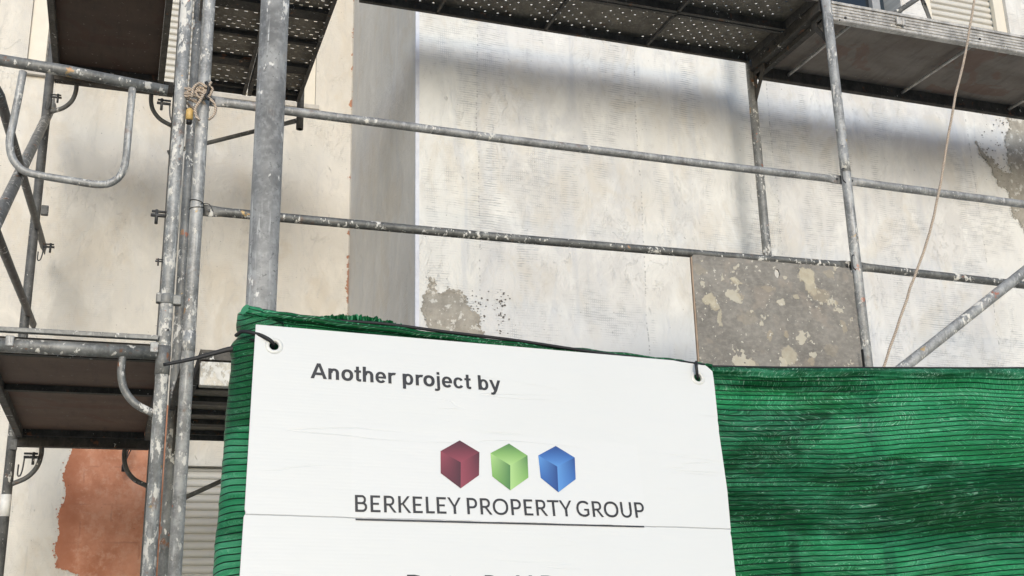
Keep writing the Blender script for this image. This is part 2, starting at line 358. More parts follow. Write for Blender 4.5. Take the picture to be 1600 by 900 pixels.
# decks with real see-through perforation -----------------------------------------
def perf(name, slots):
    n = N(name, .7, .15); X, Y, Z = n.sep(n.obj)     # planks are built around their own origin: length L along y or x
    a = n.noise(16, 4, .7); b = n.noise(70, 3, .6, seed=3)
    c = n.mix(n.step(a, .3, .7), (.115,.10,.08), (.19,.17,.135)); c = n.mix(n.ma('MULTIPLY', n.step(b, .5, .7), .5), c, (.30,.28,.24))
    c = n.mix(n.step(n.noise(7,4,.7,seed=8), .62, .7), c, (.12,.075,.05)); n.color(c); n.bump(a, .3, .003)
    if slots:    # short slots across the plank in staggered groups
        px, py, hx, hy = .044, .064, .0095, .0042; lx, ly = X, Y
    else:
        px, py, hx, hy = .062, .058, .0056, .0056; lx, ly = X, Y
    def cell(ox, oy, hy=hy):
        fx = n.ma('MULTIPLY', n.ma('SUBTRACT', n.ma('FRACT', n.ma('ADD', n.ma('DIVIDE', lx, px), ox)), .5), px)
        fy = n.ma('MULTIPLY', n.ma('SUBTRACT', n.ma('FRACT', n.ma('ADD', n.ma('DIVIDE', ly, py), oy)), .5), py)
        if slots:
            qx = n.ma('MAXIMUM', n.ma('SUBTRACT', n.ma('ABSOLUTE', fx), hx-hy), 0.0)
        else: qx = fx
        d = n.ma('ADD', n.ma('MULTIPLY', qx, qx), n.ma('MULTIPLY', fy, fy))
        return n.ma('LESS_THAN', d, hy*hy)
    h = n.ma('MAXIMUM', cell(0.0, 0.0), cell(.5, .5) if slots else cell(.5, .5, .0038))
    if not slots: h = n.ma('MULTIPLY', h, n.ma('GREATER_THAN', n.noise(5, 3, .6, seed=31), .42))
    if slots:
        gx = n.ma('GREATER_THAN', n.ma('ABSOLUTE', n.ma('SUBTRACT', n.ma('FRACT', n.ma('ADD', n.ma('DIVIDE', lx, .13), .0)), .5)), .05)
        gy = n.ma('GREATER_THAN', n.ma('ABSOLUTE', n.ma('SUBTRACT', n.ma('FRACT', n.ma('DIVIDE', ly, .30)), .5)), .07)
        h = n.ma('MULTIPLY', n.ma('MULTIPLY', h, gx), gy)
    n.alpha(n.ma('SUBTRACT', 1.0, h)); return n.m
M['perf_slot'] = perf('slotted steel plank', True); M['perf_hole'] = perf('perforated steel plank', False)

# shade net ---------------------------------------------------------------------------
def net_mat(name, hole=.5, pitch=.0091, lines=True, gain=1.0):
    g_ = lambda *c: tuple(min(1, x*gain) for x in c)
    n = N(name, .40); u, v, _ = n.sep(n.uvs); uv = n.comb(u, v, 0.0)
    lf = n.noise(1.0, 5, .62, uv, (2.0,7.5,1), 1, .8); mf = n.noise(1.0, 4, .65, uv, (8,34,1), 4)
    vv = n.ma('ADD', v, n.ma('MULTIPLY', n.noise(1.0, 3, .6, uv, (7,4,1), 6), .006))
    sc_ = n.ma('DIVIDE', vv, pitch); row = n.ma('FLOOR', sc_)
    line = n.step(n.ma('ABSOLUTE', n.ma('SUBTRACT', n.ma('FRACT', sc_), .5)), .375, .42) if lines else 0.0
    # knitted tapes: every row leans its own way and is crumpled differently
    slope = n.ma('MULTIPLY', n.ma('SUBTRACT', n.noise(1.0, 2, .5, uv, (5,20,1), 17), .42), 3.4)
    sl_ = n.comb(n.ma('ADD', u, n.ma('MULTIPLY', v, slope)), v, row)
    fib = n.noise(1.0, 3, .75, sl_, (640,60,.7), 9); fib2 = n.noise(1.0, 3, .7, sl_, (300,55,.9), 12); fib3 = n.noise(1.0, 2, .6, sl_, (200,40,1.3), 22)
    c = n.mix(n.step(lf, .42, .58), g_(.001,.068,.018), g_(.020,.235,.098))  # fold shading: broad dark and bright bands painted into the cloth colour
    c = n.mix(n.ma('MULTIPLY', n.step(n.ma('ADD', n.ma('MULTIPLY', mf, .5), n.ma('MULTIPLY', lf, .5)), .46, .60), .75), c, g_(.065,.33,.175))  # brighter zones of the same painted fold shading
    c = n.mix(n.ma('MULTIPLY', n.step(fib, .40, .64), .70 if hole > .3 else .5), c, g_(.001,.060,.020))
    c = n.mix(n.ma('MULTIPLY', n.step(fib3, .56, .70), .60), c, g_(.12,.42,.24))
    gl_ = n.ma('MULTIPLY', n.step(fib2, .585, .64), n.step(mf, .42, .56)); c = n.mix(n.ma('MULTIPLY', gl_, .75), c, (.34,.56,.42))  # painted glints: pale highlights put into the tape colour
    c = n.mix(n.ma('MULTIPLY', line, .94), c, (.001,.014,.008)); n.color(c)
    hl = n.ma('MULTIPLY', n.step(fib2, .64, .665), n.ma('MULTIPLY', n.ma('SUBTRACT', 1.0, line), n.step(n.noise(1.0,3,.6,uv,(5,16,1),15), .52, .62)))
    n.b.inputs['Specular IOR Level'].default_value = .28
    n.alpha(n.ma('SUBTRACT', 1.0, n.ma('MULTIPLY', hl, hole)))
    n.bump(n.ma('ADD', n.ma('MULTIPLY', line, -1.2), n.ma('ADD', n.ma('MULTIPLY', fib, .7), n.ma('MULTIPLY', fib3, .9))), 1.0 if hole > .3 else .7, .0022 if hole > .3 else .0014)
    tr = n.t.nodes.new('ShaderNodeBsdfTranslucent'); n.put(tr.inputs[0], c)
    ms = n.t.nodes.new('ShaderNodeMixShader'); ms.inputs[0].default_value = .2
    tp = n.t.nodes.new('ShaderNodeBsdfTransparent'); tp.inputs[0].default_value = (.08,.85,.30,1)
    out = n.t.nodes['Material Output']; n.t.links.new(n.b.outputs[0], ms.inputs[1]); n.t.links.new(tr.outputs[0], ms.inputs[2])
    m2 = n.t.nodes.new('ShaderNodeMixShader'); n.put(m2.inputs[0], n.ma('MULTIPLY', n.ma('SUBTRACT', 1.0, line), .17 if hole > .3 else .0))
    n.t.links.new(ms.outputs[0], m2.inputs[1]); n.t.links.new(tp.outputs[0], m2.inputs[2]); n.t.links.new(m2.outputs[0], out.inputs[0])
    return n.m
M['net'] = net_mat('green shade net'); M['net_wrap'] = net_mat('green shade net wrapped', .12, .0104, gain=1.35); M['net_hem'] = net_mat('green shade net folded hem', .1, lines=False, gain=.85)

# ================================================================== SETTING: ground
g = MB(); g.box((-150,-150,-.3), (150,150,0)); o = g.build('ground', M['ground']); tag(o, kind='structure')
g = MB(); g.box((-30,1.2,0), (30,4.65,.12)); o = g.build('pavement', M['paving']); tag(o, kind='structure')

# ================================================================== BUILDING
WF, WR, XC, ZT = 4.65, 6.2, 1.2, 8.6     # front wall depth, recess depth, corner x, height
bld = thing('apartment_building', (0, WR, 0), 'unfinished rendered house facade behind the scaffold with shuttered windows', 'building')
def wall_panel(x0, x1, z0, z1, Y, openings, depth, name, mat):
    m = MB(); xs = sorted({x0, x1} | {a for o_ in openings for a in o_[:2]}); zs = sorted({z0, z1} | {a for o_ in openings for a in o_[2:4]})
    for i in range(len(xs)-1):
        for k in range(len(zs)-1):
            cx, cz = (xs[i]+xs[i+1])/2, (zs[k]+zs[k+1])/2
            if any(a < cx < b and c < cz < d for a, b, c, d in openings): continue
            m.add([(xs[i],Y,zs[k]),(xs[i+1],Y,zs[k]),(xs[i+1],Y,zs[k+1]),(xs[i],Y,zs[k+1])], [(0,1,2,3)])
    for a, b, c, d in openings:
        D = Y+depth
        m.add([(a,Y,c),(a,Y,d),(a,D,d),(a,D,c)], [(0,1,2,3)]); m.add([(b,Y,c),(b,D,c),(b,D,d),(b,Y,d)], [(0,1,2,3)])
        m.add([(a,Y,d),(b,Y,d),(b,D,d),(a,D,d)], [(0,1,2,3)]); m.add([(a,Y,c),(a,D,c),(b,D,c),(b,Y,c)], [(0,1,2,3)])
    return m.build(name, mat, bld)
OR = [(-.64,.975,4.585,5.95), (.27,1.10,.9,2.41)]
OF = [(3.25,4.08,4.45,6.1), (4.26,4.86,4.45,6.1), (6.2,7.2,1.0,2.6)]
wall_panel(-5, XC, 0, ZT, WR, OR, .1, 'recess_wall', M['wall_recess'])['label'] = 'cream rendered recessed wall'
wall_panel(XC, 12, 0, ZT, WF, OF, .14, 'front_wall', M['wall_front'])['label'] = 'pale front wall with mesh showing through the coat'
m = MB(); m.add([(XC,WF,0),(XC,WF,ZT),(XC,WR,ZT),(XC,WR,0)], [(0,1,2,3)]); m.build('return_wall', M['wall_return'], bld)['label'] = 'smooth grey return wall'
m = MB(); m.box((-5,WR,ZT), (12,WR+6,ZT+.15)); m.box((XC-.15,WF-.15,ZT), (12,WR-.002,ZT+.149)); m.build('roof', M['sill'], bld)
m = MB(); m.box((XC-.002,WF-.003,0), (XC+.016,WF+.01,ZT-.01)); m.build('corner_bead', plain('white bead', (.58,.60,.66), .6, 0, .10), bld)['label'] = 'white corner bead'
def slats(x0, x1, z0, z1, Y, pitch=.041):
    m = MB(); z = z0
    while z < z1-.001:
        h = min(pitch, z1-z); n_ = 5
        prof = [(Y+.014, z), (Y+.003, z+h*.12), (Y, z+h*.4), (Y+.002, z+h*.7), (Y+.011, z+h*.93), (Y+.014, z+h)]
        for k in range(n_):
            (ya, za), (yb, zb) = prof[k], prof[k+1]
            m.add([(x0,ya,za),(x1,ya,za),(x1,yb,zb),(x0,yb,zb)], [(0,1,2,3)], k > 0)
        z += h
    return m
def shuttered(x0, x1, z0, z1, Y, jl, jr, fr, label):
    w_ = bpy.data.objects.new('window', None); col.objects.link(w_); w_.parent = bld; w_.location = (x0, Y-WR, z0); w_['label'] = label
    slats(x0+jl, x1-jr, z0+.01, z1, Y+.05).build('roller_shutter', M['shutter'], w_)
    m = MB()
    if jl: m.box((x0+.001,Y+.02,z0+.002), (x0+jl+.004,Y+.048,z1))
    if jr: m.box((x1-jr-.004,Y+.02,z0+.002), (x1-.001,Y+.048,z1))
    if jl or jr: build_each(m, 'frame', M[fr], w_, .002)
    m = MB(); m.box((x0-.02,Y-.03,z0-.03), (x1+.02,Y-.001,z0-.002)); m.build('sill', M['sill'], w_, .003)
    return w_
shuttered(-.64,.975,4.585,5.95,WR,.09,.07,'frame_cream','wide cream framed window with its shutter down')
shuttered(.27,1.10,.9,2.41,WR,.03,.03,'frame_cream','lower shuttered window')
shuttered(4.26,4.86,4.45,6.1,WF,.05,.07,'frame_cream','pale shutter above the deck')
shuttered(6.2,7.2,1.0,2.6,WF,.04,.04,'frame_cream','shutter at the far end')
w_ = bpy.data.objects.new('window', None); col.objects.link(w_); w_.parent = bld; w_.location = (3.25, WF-WR, 4.45); w_['label'] = 'dark glazed window'
m = MB(); m.box((3.30,WF+.10,4.5), (3.94,WF+.11,6.05)); m.build('pane', M['glass'], w_)
m = MB(); m.box((3.252,WF+.07,4.452), (3.30,WF+.13,6.098)); m.box((3.94,WF+.07,4.452), (3.995,WF+.13,6.098)); m.box((3.30,WF+.072,4.452), (3.94,WF+.13,4.5)); m.box((3.30,WF+.072,6.05), (3.94,WF+.13,6.098))
m.build('frame', M['frame_grey'], w_, .003)

# ragged patches a few mm off the coat
def fractal(P, depth=5, amp=.22, seed=1):
    rnd = random.Random(seed); P = [Vector((p[0], p[1])) for p in P]
    for d in range(depth):
        Q = []
        for i, p in enumerate(P):
            q = P[(i+1)%len(P)]; e = q-p; nrm = Vector((-e.y, e.x)); Q.append(p)
            if e.length > .0025: Q.append((p+q)/2 + nrm*rnd.uniform(-amp, amp))
        P = Q
    return P
def patch(P, Y, name, mat, label, th=.003, seed=1, amp=.2, bits=0, where=None):
    outl = fractal(P, 6, amp, seed)
    o_ = plate(outl, [], lambda x, y: Vector((x, Y-th, y)), Vector((0,-1,0)), th*.9, name, mat, bld)
    rnd = random.Random(seed+50); m = MB(); n_ = len(outl)
    for kk in range(bits):
        i = rnd.randrange(n_); p = outl[i]; q = outl[(i+3)%n_]; e = (q-p)
        if e.length < 1e-6: continue
        nr = Vector((e.y, -e.x)).normalized(); d = rnd.expovariate(1/.009)*rnd.choice((1,1,-.3)); cx, cz = p.x+nr.x*d, p.y+nr.y*d
        if where and not where(cx, cz): continue
        r_ = rnd.uniform(.0012, .0065)*math.exp(-abs(d)/.03); a0 = rnd.uniform(0, 6)
        m.add([(cx+math.cos(a0+a)*r_*rnd.uniform(.5,1.7), Y-th-.0006-.00002*kk*.5, cz+math.sin(a0+a)*r_*rnd.uniform(.5,1.5)) for a in [k*math.pi/4 for k in range(8)]], [tuple(range(8))])
    if bits: tag(m.build('loose_fleck', mat, bld), kind='stuff')
    o_['label'] = label; return o_
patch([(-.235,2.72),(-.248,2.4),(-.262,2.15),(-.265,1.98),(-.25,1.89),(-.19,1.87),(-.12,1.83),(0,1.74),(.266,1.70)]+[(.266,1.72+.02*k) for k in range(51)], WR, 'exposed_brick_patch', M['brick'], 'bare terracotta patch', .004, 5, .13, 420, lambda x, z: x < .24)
patch([(1.235,2.75),(1.232,2.95),(1.25,3.0),(1.262,3.07),(1.29,3.05),(1.30,3.0),(1.36,3.02),(1.43,2.99),(1.455,2.93),(1.50,2.90),(1.49,2.85),(1.53,2.75)], WF, 'bare_mortar_patch', M['mortar'], 'chipped grey mortar patch low on the wall', .003, 8, .20, 300)
patch([(4.95,4.5),(4.80,4.45),(4.73,4.30),(4.70,4.18),(4.69,4.05),(4.70,3.95),(4.60,3.99),(4.52,4.06),(4.47,4.13),(4.50,4.04),(4.56,3.94),(4.66,3.84),(4.655,3.75),(4.69,3.68),(4.72,3.60),(4.85,3.62),(5.2,3.5),(5.3,4.5)], WF, 'bare_mortar_patch', M['mortar'], 'bare mortar strip along the right edge', .003, 11, .22, 420)
rb = random.Random(3)
m = MB()
for cx, cz, sx, sz, k in ((1.60,2.93,.018,.06,46), (1.47,2.96,.04,.04,26), (1.26,2.93,.02,.06,22), (4.58,4.08,.06,.10,50), (4.68,4.12,.03,.15,40)):
    for _ in range(k):
        x = rb.gauss(cx, sx); z = rb.gauss(cz, sz); r_ = rb.uniform(.0015, .006)
        pts = [(x+math.cos(a)*r_*rb.uniform(.5,1.4), WF-.0025, z+math.sin(a)*r_*rb.uniform(.4,1.1)) for a in [i*math.pi/4 for i in range(8)]]
        m.add([(a_, b_-len(m.f)*.000005, c_) for a_, b_, c_ in pts], [tuple(range(8))])
tag(m.build('mortar_speckle', plain('dark mortar', (.13,.12,.11), .9), bld), kind='stuff')

# ================================================================== SCAFFOLD
def clamp_lug(m, c, s=.022): m.obox(c, (1,0,0), (0,1,0), (0,0,1), s, s*.8, s)
def pin(px, py, Y, parent, sgn=1, big=1.0, loop=True):
    # wedge pin: short bar, drop bolt and a wire loop
    p = PY(px, py, Y); m = MB(); s_ = big
    m.tube([p, p+Vector((.055*s_*sgn,0,0))], .006*s_, 10); m.tube([p+Vector((.0*sgn,0,.014*s_)), p+Vector((.052*s_*sgn,0,.014*s_))], .0045*s_, 10)
    m.tube([p+Vector((.036*s_*sgn,0,.02*s_)), p+Vector((.036*s_*sgn,0,-.03*s_))], .0055*s_, 10)
    if loop:
        q = p+Vector((.004*sgn,0,0)); m.tube(smooth_path([q, q+Vector((-.004*sgn,0,-.05*s_)), q+Vector((-.012*sgn,0,-.075*s_)), q+Vector((-.022*sgn,0,-.07*s_)), q+Vector((-.022*sgn,0,-.03*s_))], 4), .003*s_, 8)
    return m.build('wedge_pin', M['dark_iron'], parent)
def rail(x0, x1, Y, z, r, name, mat, label, group, z1=None, fl=.055, capmat=None):
    # guard rail with flattened, drilled ends
    z1 = z if z1 is None else z1; m = MB(); L = x1-x0
    pts = []; rad = []
    for t, ra, rb_ in ((0,.021,.003),(fl*.7,.021,.0035),(fl*1.0,.0195,.007),(fl*1.35,r*1.02,r*.85),(fl*1.8,r,r)): pts.append(t); rad.append((ra, rb_))
    k = 14
    for i in range(1, k): pts.append(fl*1.8+(L-fl*3.6)*i/k); rad.append((r, r))
    for t, ra, rb_ in reversed(((0,.021,.003),(fl*.7,.021,.0035),(fl*1.0,.0195,.007),(fl*1.35,r*1.02,r*.85),(fl*1.8,r,r))): pts.append(L-t); rad.append((ra, rb_))
    P = [Vector((x0+t, Y + .0012*math.sin(t*7), z+(z1-z)*t/L - .006*math.sin(math.pi*t/L))) for t in pts]
    m.tube(P, rad, 20)
    th = thing(name, P[0], label, 'guard rail', group); m.build('tube', mat, th)
    b = MB()
    for xx, zz in ((x0+.03, z), (x1-.03, z1)): b.tube([(xx,Y-.008,zz), (xx,Y+.008,zz)], .0055, 12)
    build_each(b, 'bolt', M['dark_iron'], th)
    return th
G = 'guard rails bolted between the outer scaffold posts'
YO, YI, YFAR = 3.74, 4.39, 5.5
TR_, RR = .0215, .0165
# --- frame beside the rope knot (outer post B, inner post C)
def frame_depth(x, label, mo, mi, lean=0.0):
    t = thing('scaffold_frame', (x, YO, .12), label, 'scaffold frame', 'scaffold frames standing along the facade')
    m = MB(); m.hollow((x,YO,.12), (x+lean,YO,6.0), TR_); m.build('post', mo, t)
    m = MB(); m.hollow((x-.005,YI,.12), (x+lean-.005,YI,6.0), TR_); m.build('post', mi, t)
    for zz in (2.44-.02, 4.24-.005):
        m = MB(); m.box((x-.016,YO+.03,zz-.035), (x+.016,YI-.03,zz+.02)); m.box((x-.024,YO+.026,zz-.043), (x+.024,YI-.026,zz-.034))
        tr = m.build('transom', M['beam'], t, .003)
        b = MB()
        for yy in (4.05, 4.14, 4.2): b.tube([(x-.0175,yy,zz-.008), (x+.0175,yy,zz-.008)], .009, 12)
        build_each(b, 'bolt_hole', M['black'], tr)
        for yy, d in ((YO, 1), (YI, -1)):
            P = [(yy+d*.018, zz-.045), (yy+d*.12, zz-.045), (yy+d*.12, zz-.075), (yy+d*.018, zz-.21)]
            H = [(yy+d*.04, zz-.065), (yy+d*.085, zz-.065), (yy+d*.085, zz-.085), (yy+d*.04, zz-.145)]
            plate(P, [H], lambda a, b_, x=x: Vector((x+.004, a, b_)), Vector((1,0,0)), .008, 'gusset_plate', M['beam'], t)
    return t
fB = frame_depth(.194, 'plaster-splashed frame tied with rope, right of the paired posts at left', M['tube'], M['tube_worn'])
fR = frame_depth(2.868, 'grey frame whose post stands right of the mortar-stained board', M['tube'], M['tube_worn'])
frame_depth(5.5, 'frame at the far right end of the scaffold', M['tube'], M['tube_worn'])
# couplings on the posts
m = MB(); m.tube([(.194,YO,2.462), (.194,YO,2.53)], .0225, 24); m.build('spigot_collar', M['tube_white'], fB)
m = MB(); m.tube([(2.868,YO,3.40), (2.868,YO,3.52)], .0225, 24); m.build('spigot_collar', M['tube'], fR)
# --- frames that stand across the recess: posts at x = -.455 and .117
XA, XL = .117, -.455
def frame_across(Y, label, mr, ml, tm, curve_m, thick, near, XA=.117, XL=-.455):
    t = thing('scaffold_frame', (XL, Y, .12), label, 'scaffold frame', 'scaffold frames standing across the recess')
    m = MB(); m.hollow((XA,Y,.12), (XA,Y,6.0), TR_); m.build('post', mr, t)
    m = MB(); m.hollow((XL,Y,.12), (XL,Y,6.0), TR_); m.build('post', ml, t)
    for zz in (2.44, 4.26):
        zt = zz+.012 if near else zz-.02
        m = MB()
        if near: m.tube([(XL+.02,Y,zt), (XA-.02,Y,zt)], thick, 24)
        else: m.box((XL+.022,Y-.03,zt-.032), (XA-.022,Y+.02,zt+.03))
        m.build('transom', tm, t)
        for xa, d in ((XA,-1),(XL,1)):
            m = MB(); m.tube(smooth_path([(xa+d*.125,Y,zt-thick*.6), (xa+d*.126,Y,zt-.07), (xa+d*.112,Y,zt-.125), (xa+d*.075,Y,zt-.17), (xa+d*.016,Y,zt-.20)], 6), .0125 if near else .011, 14)
            m.build('curved_brace', curve_m, t)
    return t
fA = frame_across(YO, 'heavily plaster-splashed front frame, leftmost of the paired posts', M['tube_white'], M['tube'], M['tube_worn'], M['tube_worn'], .0225, True, XL=-.51)
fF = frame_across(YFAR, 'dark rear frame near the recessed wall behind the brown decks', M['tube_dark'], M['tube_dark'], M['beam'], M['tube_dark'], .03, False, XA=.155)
# lugs, collar and pins on the front frame
m = MB(); z_ = PY(263,467,YO).z
m.obox((XA-.021,YO,z_),(1,0,0),(0,1,0),(0,0,1),.014,.014,.017); m.obox((XA+.03,YO,z_-.004),(1,0,0),(0,1,0),(0,0,1),.016,.014,.017); m.tube([(XA,YO,z_-.02),(XA,YO,z_+.014)], .0245, 20)
m.build('coupling_lug', M['tube_worn'], fA, .004)
m = MB(); m.tube([(XA,YO,2.38), (XA,YO,2.475)], .0235, 24); m.build('spigot_collar', M['tube_worn'], fA)
m = MB(); p = PY(262,518,YO); m.tube([p+Vector((0,-.0225,0)), p+Vector((0,-.018,0))], .0035, 12); m.build('pin_hole', M['black'], fA)
m = MB()
for px in (17, 241): p = PY(px, 541 if px > 100 else 524, YO); m.obox((p.x,YO-.012,2.462+(.004 if px > 100 else 0)),(1,0,0),(0,1,0),(0,0,1),.0125,.014,.017)
build_each(m, 'deck_hook', M['tube'], fA, .003)
for (a, b, y_, s_, bg_) in ((262,338,YO,-1,1.0), (256,409,YO,-1,.5), (267,163,YO,-1,.85)): pin(a, b, y_, fA, s_*1, bg_)
p = PY(296,181,3.71); m = MB(); m.tube([p+Vector((0,0,.028)), p+Vector((0,0,.02)), p+Vector((0,0,-.012)), p+Vector((0,0,-.016))], [.006,.0125,.0125,.006], 16); m.build('amber_cap', M['amber'], fA)
m = MB(); m.tube([p+Vector((0,.004,-.016)), p+Vector((0,.004,-.028))], .010, 16); m.build('cap_stub', M['black'], fA)
for (a, b, s_, bg_) in ((79,151,1,.62), (67,385,1,.62), (37,714,1,.75)): pin(a, b, YFAR-.02, fF, s_*1, bg_*1.5)
m = MB()
for a, b in ((70,329), (21,695)): p = PY(a, b, YFAR-.02); m.obox(p,(1,0,0),(0,1,0),(0,0,1),.016,.012,.024)
build_each(m, 'coupling_lug', M['tube_dark'], fF, .003)
m = MB(); a = PY(20,780,YFAR); b = PY(17,800,YFAR); m.tube([(XL,YFAR,a.z+.02), (XL,YFAR,b.z-.02)], .0222, 20); m.build('white_tape', plain('white tape', (.75,.74,.70), .6), fF)

# --- guard rails
rail(.200, 2.862, YO+.022, 3.383, RR, 'guard_rail', M['rail'], 'upper guard rail of the left bay, crossing the pale wall under the perforated decks', G, z1=3.373)
rail(.205, 2.862, YO+.022, 2.968, RR, 'guard_rail', M['rail_old'], 'lower dark flaked guard rail of the left bay, running behind the stained board', G, z1=2.985)
rail(2.876, 5.48, YO+.02, 3.372, RR+.0015, 'guard_rail', M['rail'], 'upper guard rail of the right bay, with a tan flattened end at the post', G, z1=3.36)
rail(2.876, 5.48, YO+.02, 2.985, RR+.001, 'guard_rail', M['rail_old'], 'lower guard rail of the right bay, crossed by the slanting tube', G, z1=2.955)
m = MB()     # hooks and wire at the ends
for zz in (3.378, 2.988): m.tube(smooth_path([(2.845,YO-.022,zz+.03), (2.832,YO-.026,zz+.022), (2.83,YO-.026,zz-.022), (2.845,YO-.022,zz-.036)], 4), .0028, 8)
build_each(m, 'rail_hook', M['dark_iron'], fR)
# --- decks
def plank(name, x0, x1, y0, y1, z, along, mat, label, group, ribs=6, hgt=.05):
    c = Vector(((x0+x1)/2, (y0+y1)/2, z)); t = thing(name, c, label, 'scaffold deck', group)
    m = MB(); m.box((x0,y0,z+hgt-.003), (x1,y1,z+hgt-.001)); m.build('tread_sheet', mat, t)
    f = MB(); L = .018
    if along == 'y':
        for xx, d in ((x0,1),(x1,-1)): f.box((xx,y0,z), (xx+d*.003,y1,z+hgt)); f.box((xx+d*.0031,y0+.002,z), (xx+d*L,y1-.002,z+.003))
        f.box((x0+.004,y0,z+.0035), (x1-.004,y0+.004,z+hgt-.004)); f.box((x0+.004,y1-.004,z+.0035), (x1-.004,y1,z+hgt-.004))
        r_ = MB()
        for i in range(ribs):
            yy = y1-.03-(y1-y0-.06)*i/(ribs-1) if ribs > 1 else (y0+y1)/2
            wd = .022 if i % 2 == 0 else .075
            r_.box((x0+.005,yy-wd/2,z+.026), (x1-.005,yy+wd/2,z+hgt-.006))
    else:
        for yy, d in ((y0,1),(y1,-1)): f.box((x0,yy,z), (x1,yy+d*.003,z+hgt)); f.box((x0+.002,yy+d*.0031,z), (x1-.002,yy+d*L,z+.003))
        f.box((x0,y0+.004,z+.0035), (x0+.004,y1-.004,z+hgt-.004)); f.box((x1-.004,y0+.004,z+.0035), (x1,y1-.004,z+hgt-.004))
        r_ = MB()
        for i in range(ribs):
            xx = x0+.36+(x1-x0-.4)*i/ribs; r_.bar((xx,y0+.005,z+.008), (xx,y1-.005,z+.008), .012, .016)
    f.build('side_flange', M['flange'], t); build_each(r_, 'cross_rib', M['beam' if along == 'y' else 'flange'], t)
    return t
GP = 'perforated steel planks of the upper deck'
plank('perforated_plank', .87, 2.850, YO+.03, 4.055, 4.245, 'x', M['perf_hole'], 'upper perforated plank nearer the street, over the pale wall', GP, 3)
plank('perforated_plank', .87, 2.850, 4.065, YI-.002, 4.245, 'x', M['perf_hole'], 'upper perforated plank nearer the wall, touching the gusset post', GP, 3)
plank('slotted_plank', .235, .495, 4.3, YFAR-.03, 4.245, 'y', M['perf_slot'], 'upper slotted plank directly right of the roped post', 'slotted steel planks running to the recess', 5)
plank('slotted_plank', .505, .775, 4.3, YFAR-.03, 4.245, 'y', M['perf_slot'], 'upper slotted plank whose right edge slants over the cream recess wall', 'slotted steel planks running to the recess', 5)
plank('slotted_plank', .235, .495, YO+.03, YFAR-.03, 2.43, 'y', M['perf_slot'], 'lower slotted plank behind the green wrap', 'slotted steel planks running to the recess', 7)
plank('slotted_plank', .505, .775, YO+.03, YFAR-.03, 2.43, 'y', M['perf_slot'], 'lower slotted plank hidden mostly behind the sign', 'slotted steel planks running to the recess', 5)
def ply_deck(x0, x1, y0, y1, z, mat, label, along='y', bars=(), hgt=.06):
    c = Vector(((x0+x1)/2, (y0+y1)/2, z)); t = thing('plywood_deck', c, label, 'scaffold deck', 'plywood decks in aluminium frames')
    fr = .03; m = MB(); m.box((x0+fr,y0+fr,z+.03), (x1-fr,y1-fr,z+.04)); m.build('plywood_sheet', mat, t)
    if along == 'y':
        for xx, d in ((x0,1),(x1,-1)): m = MB(); m.box((xx,y0,z-.005), (xx+d*fr*.97,y1,z+hgt)); m.build('side_beam', M['flange'], t, .003)
        for yy, d in ((y0,1),(y1,-1)): m = MB(); m.box((x0+fr,yy,z+.002), (x1-fr,yy+d*fr*.95,z+hgt-.002)); m.build('end_beam', M['beam'], t)
        for yb in bars: m = MB(); m.box((x0+fr,yb-.018,z+.008), (x1-fr,yb+.018,z+.0295)); m.build('cross_bar', M['beam'], t)
    else:
        # ridged aluminium profile facing the street
        m = MB(); zb, zt = z-.055, z+.03; prof = [(y0+.004, zb)]; k = 5; h = (zt-zb-.008)/k
        for i in range(k): a = zb+.004+h*i; prof += [(y0, a), (y0, a+h*.62), (y0+.004, a+h*.72), (y0+.004, a+h*.95)]
        prof += [(y0-.004, zt-.004), (y0-.004, zt+.008), (y0+.03, zt+.008), (y0+.03, zb)]
        n_ = len(prof); m.add([(x0,a,b) for a, b in prof]+[(x1,a,b) for a, b in prof], [(i,(i+1)%n_,(i+1)%n_+n_,i+n_)[::-1] for i in range(n_)])
        m.add([(x0,a,b) for a, b in prof], [tuple(range(n_))]); m.add([(x1,a,b) for a, b in prof], [tuple(reversed(range(n_)))])
        sb = m.build('side_beam', M['alu'], t); sb['label'] = 'ridged aluminium edge beam facing the street'
        b = MB()
        for px, py in ((1321,28), (1531,61), (1312,31)): q = PY(px, py, y0); b.tube([(q.x,y0-.001,q.z), (q.x,y0+.012,q.z)], .007 if px != 1312 else .004, 12)
        build_each(b, 'bolt_hole', M['black'], sb)
        m = MB(); m.box((x0,y1-.032,z-.03), (x1,y1,z+.032)); m.build('side_beam', M['beam'], t, .003)
        for xx, d in ((x0,1),(x1,-1)): m = MB(); m.box((xx,y0+.031,z-.02), (xx+d*fr,y1-.033,z+.028)); m.build('end_beam', M['beam'], t)
        for xb in bars: m = MB(); m.tube([(xb,y0+.031,z+.004), (xb,y1-.033,z+.004)], .0085, 12); m.build('cross_bar', M['alu'], t)
        m = MB(); q = PY(1405,35,y0); m.obox((q.x,y0-.008,q.z),(1,0,0),(0,1,0),(0,0,1),.022,.006,.018); m.obox((q.x+.012,y0-.014,q.z-.002),(1,0,0),(0,1,0),(0,0,1),.008,.005,.020); m.build('clip', M['alu'], t, .002)
    return t
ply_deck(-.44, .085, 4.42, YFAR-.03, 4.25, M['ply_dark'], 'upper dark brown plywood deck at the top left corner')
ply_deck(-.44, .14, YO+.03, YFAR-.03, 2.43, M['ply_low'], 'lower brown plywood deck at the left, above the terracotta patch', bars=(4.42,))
ply_deck(2.886, 5.45, YO-.012, YI-.002, 4.19, M['ply_grey'], 'weathered plywood deck at the top right with a ridged aluminium edge', 'x', bars=(3.06,3.75,4.45,5.1))
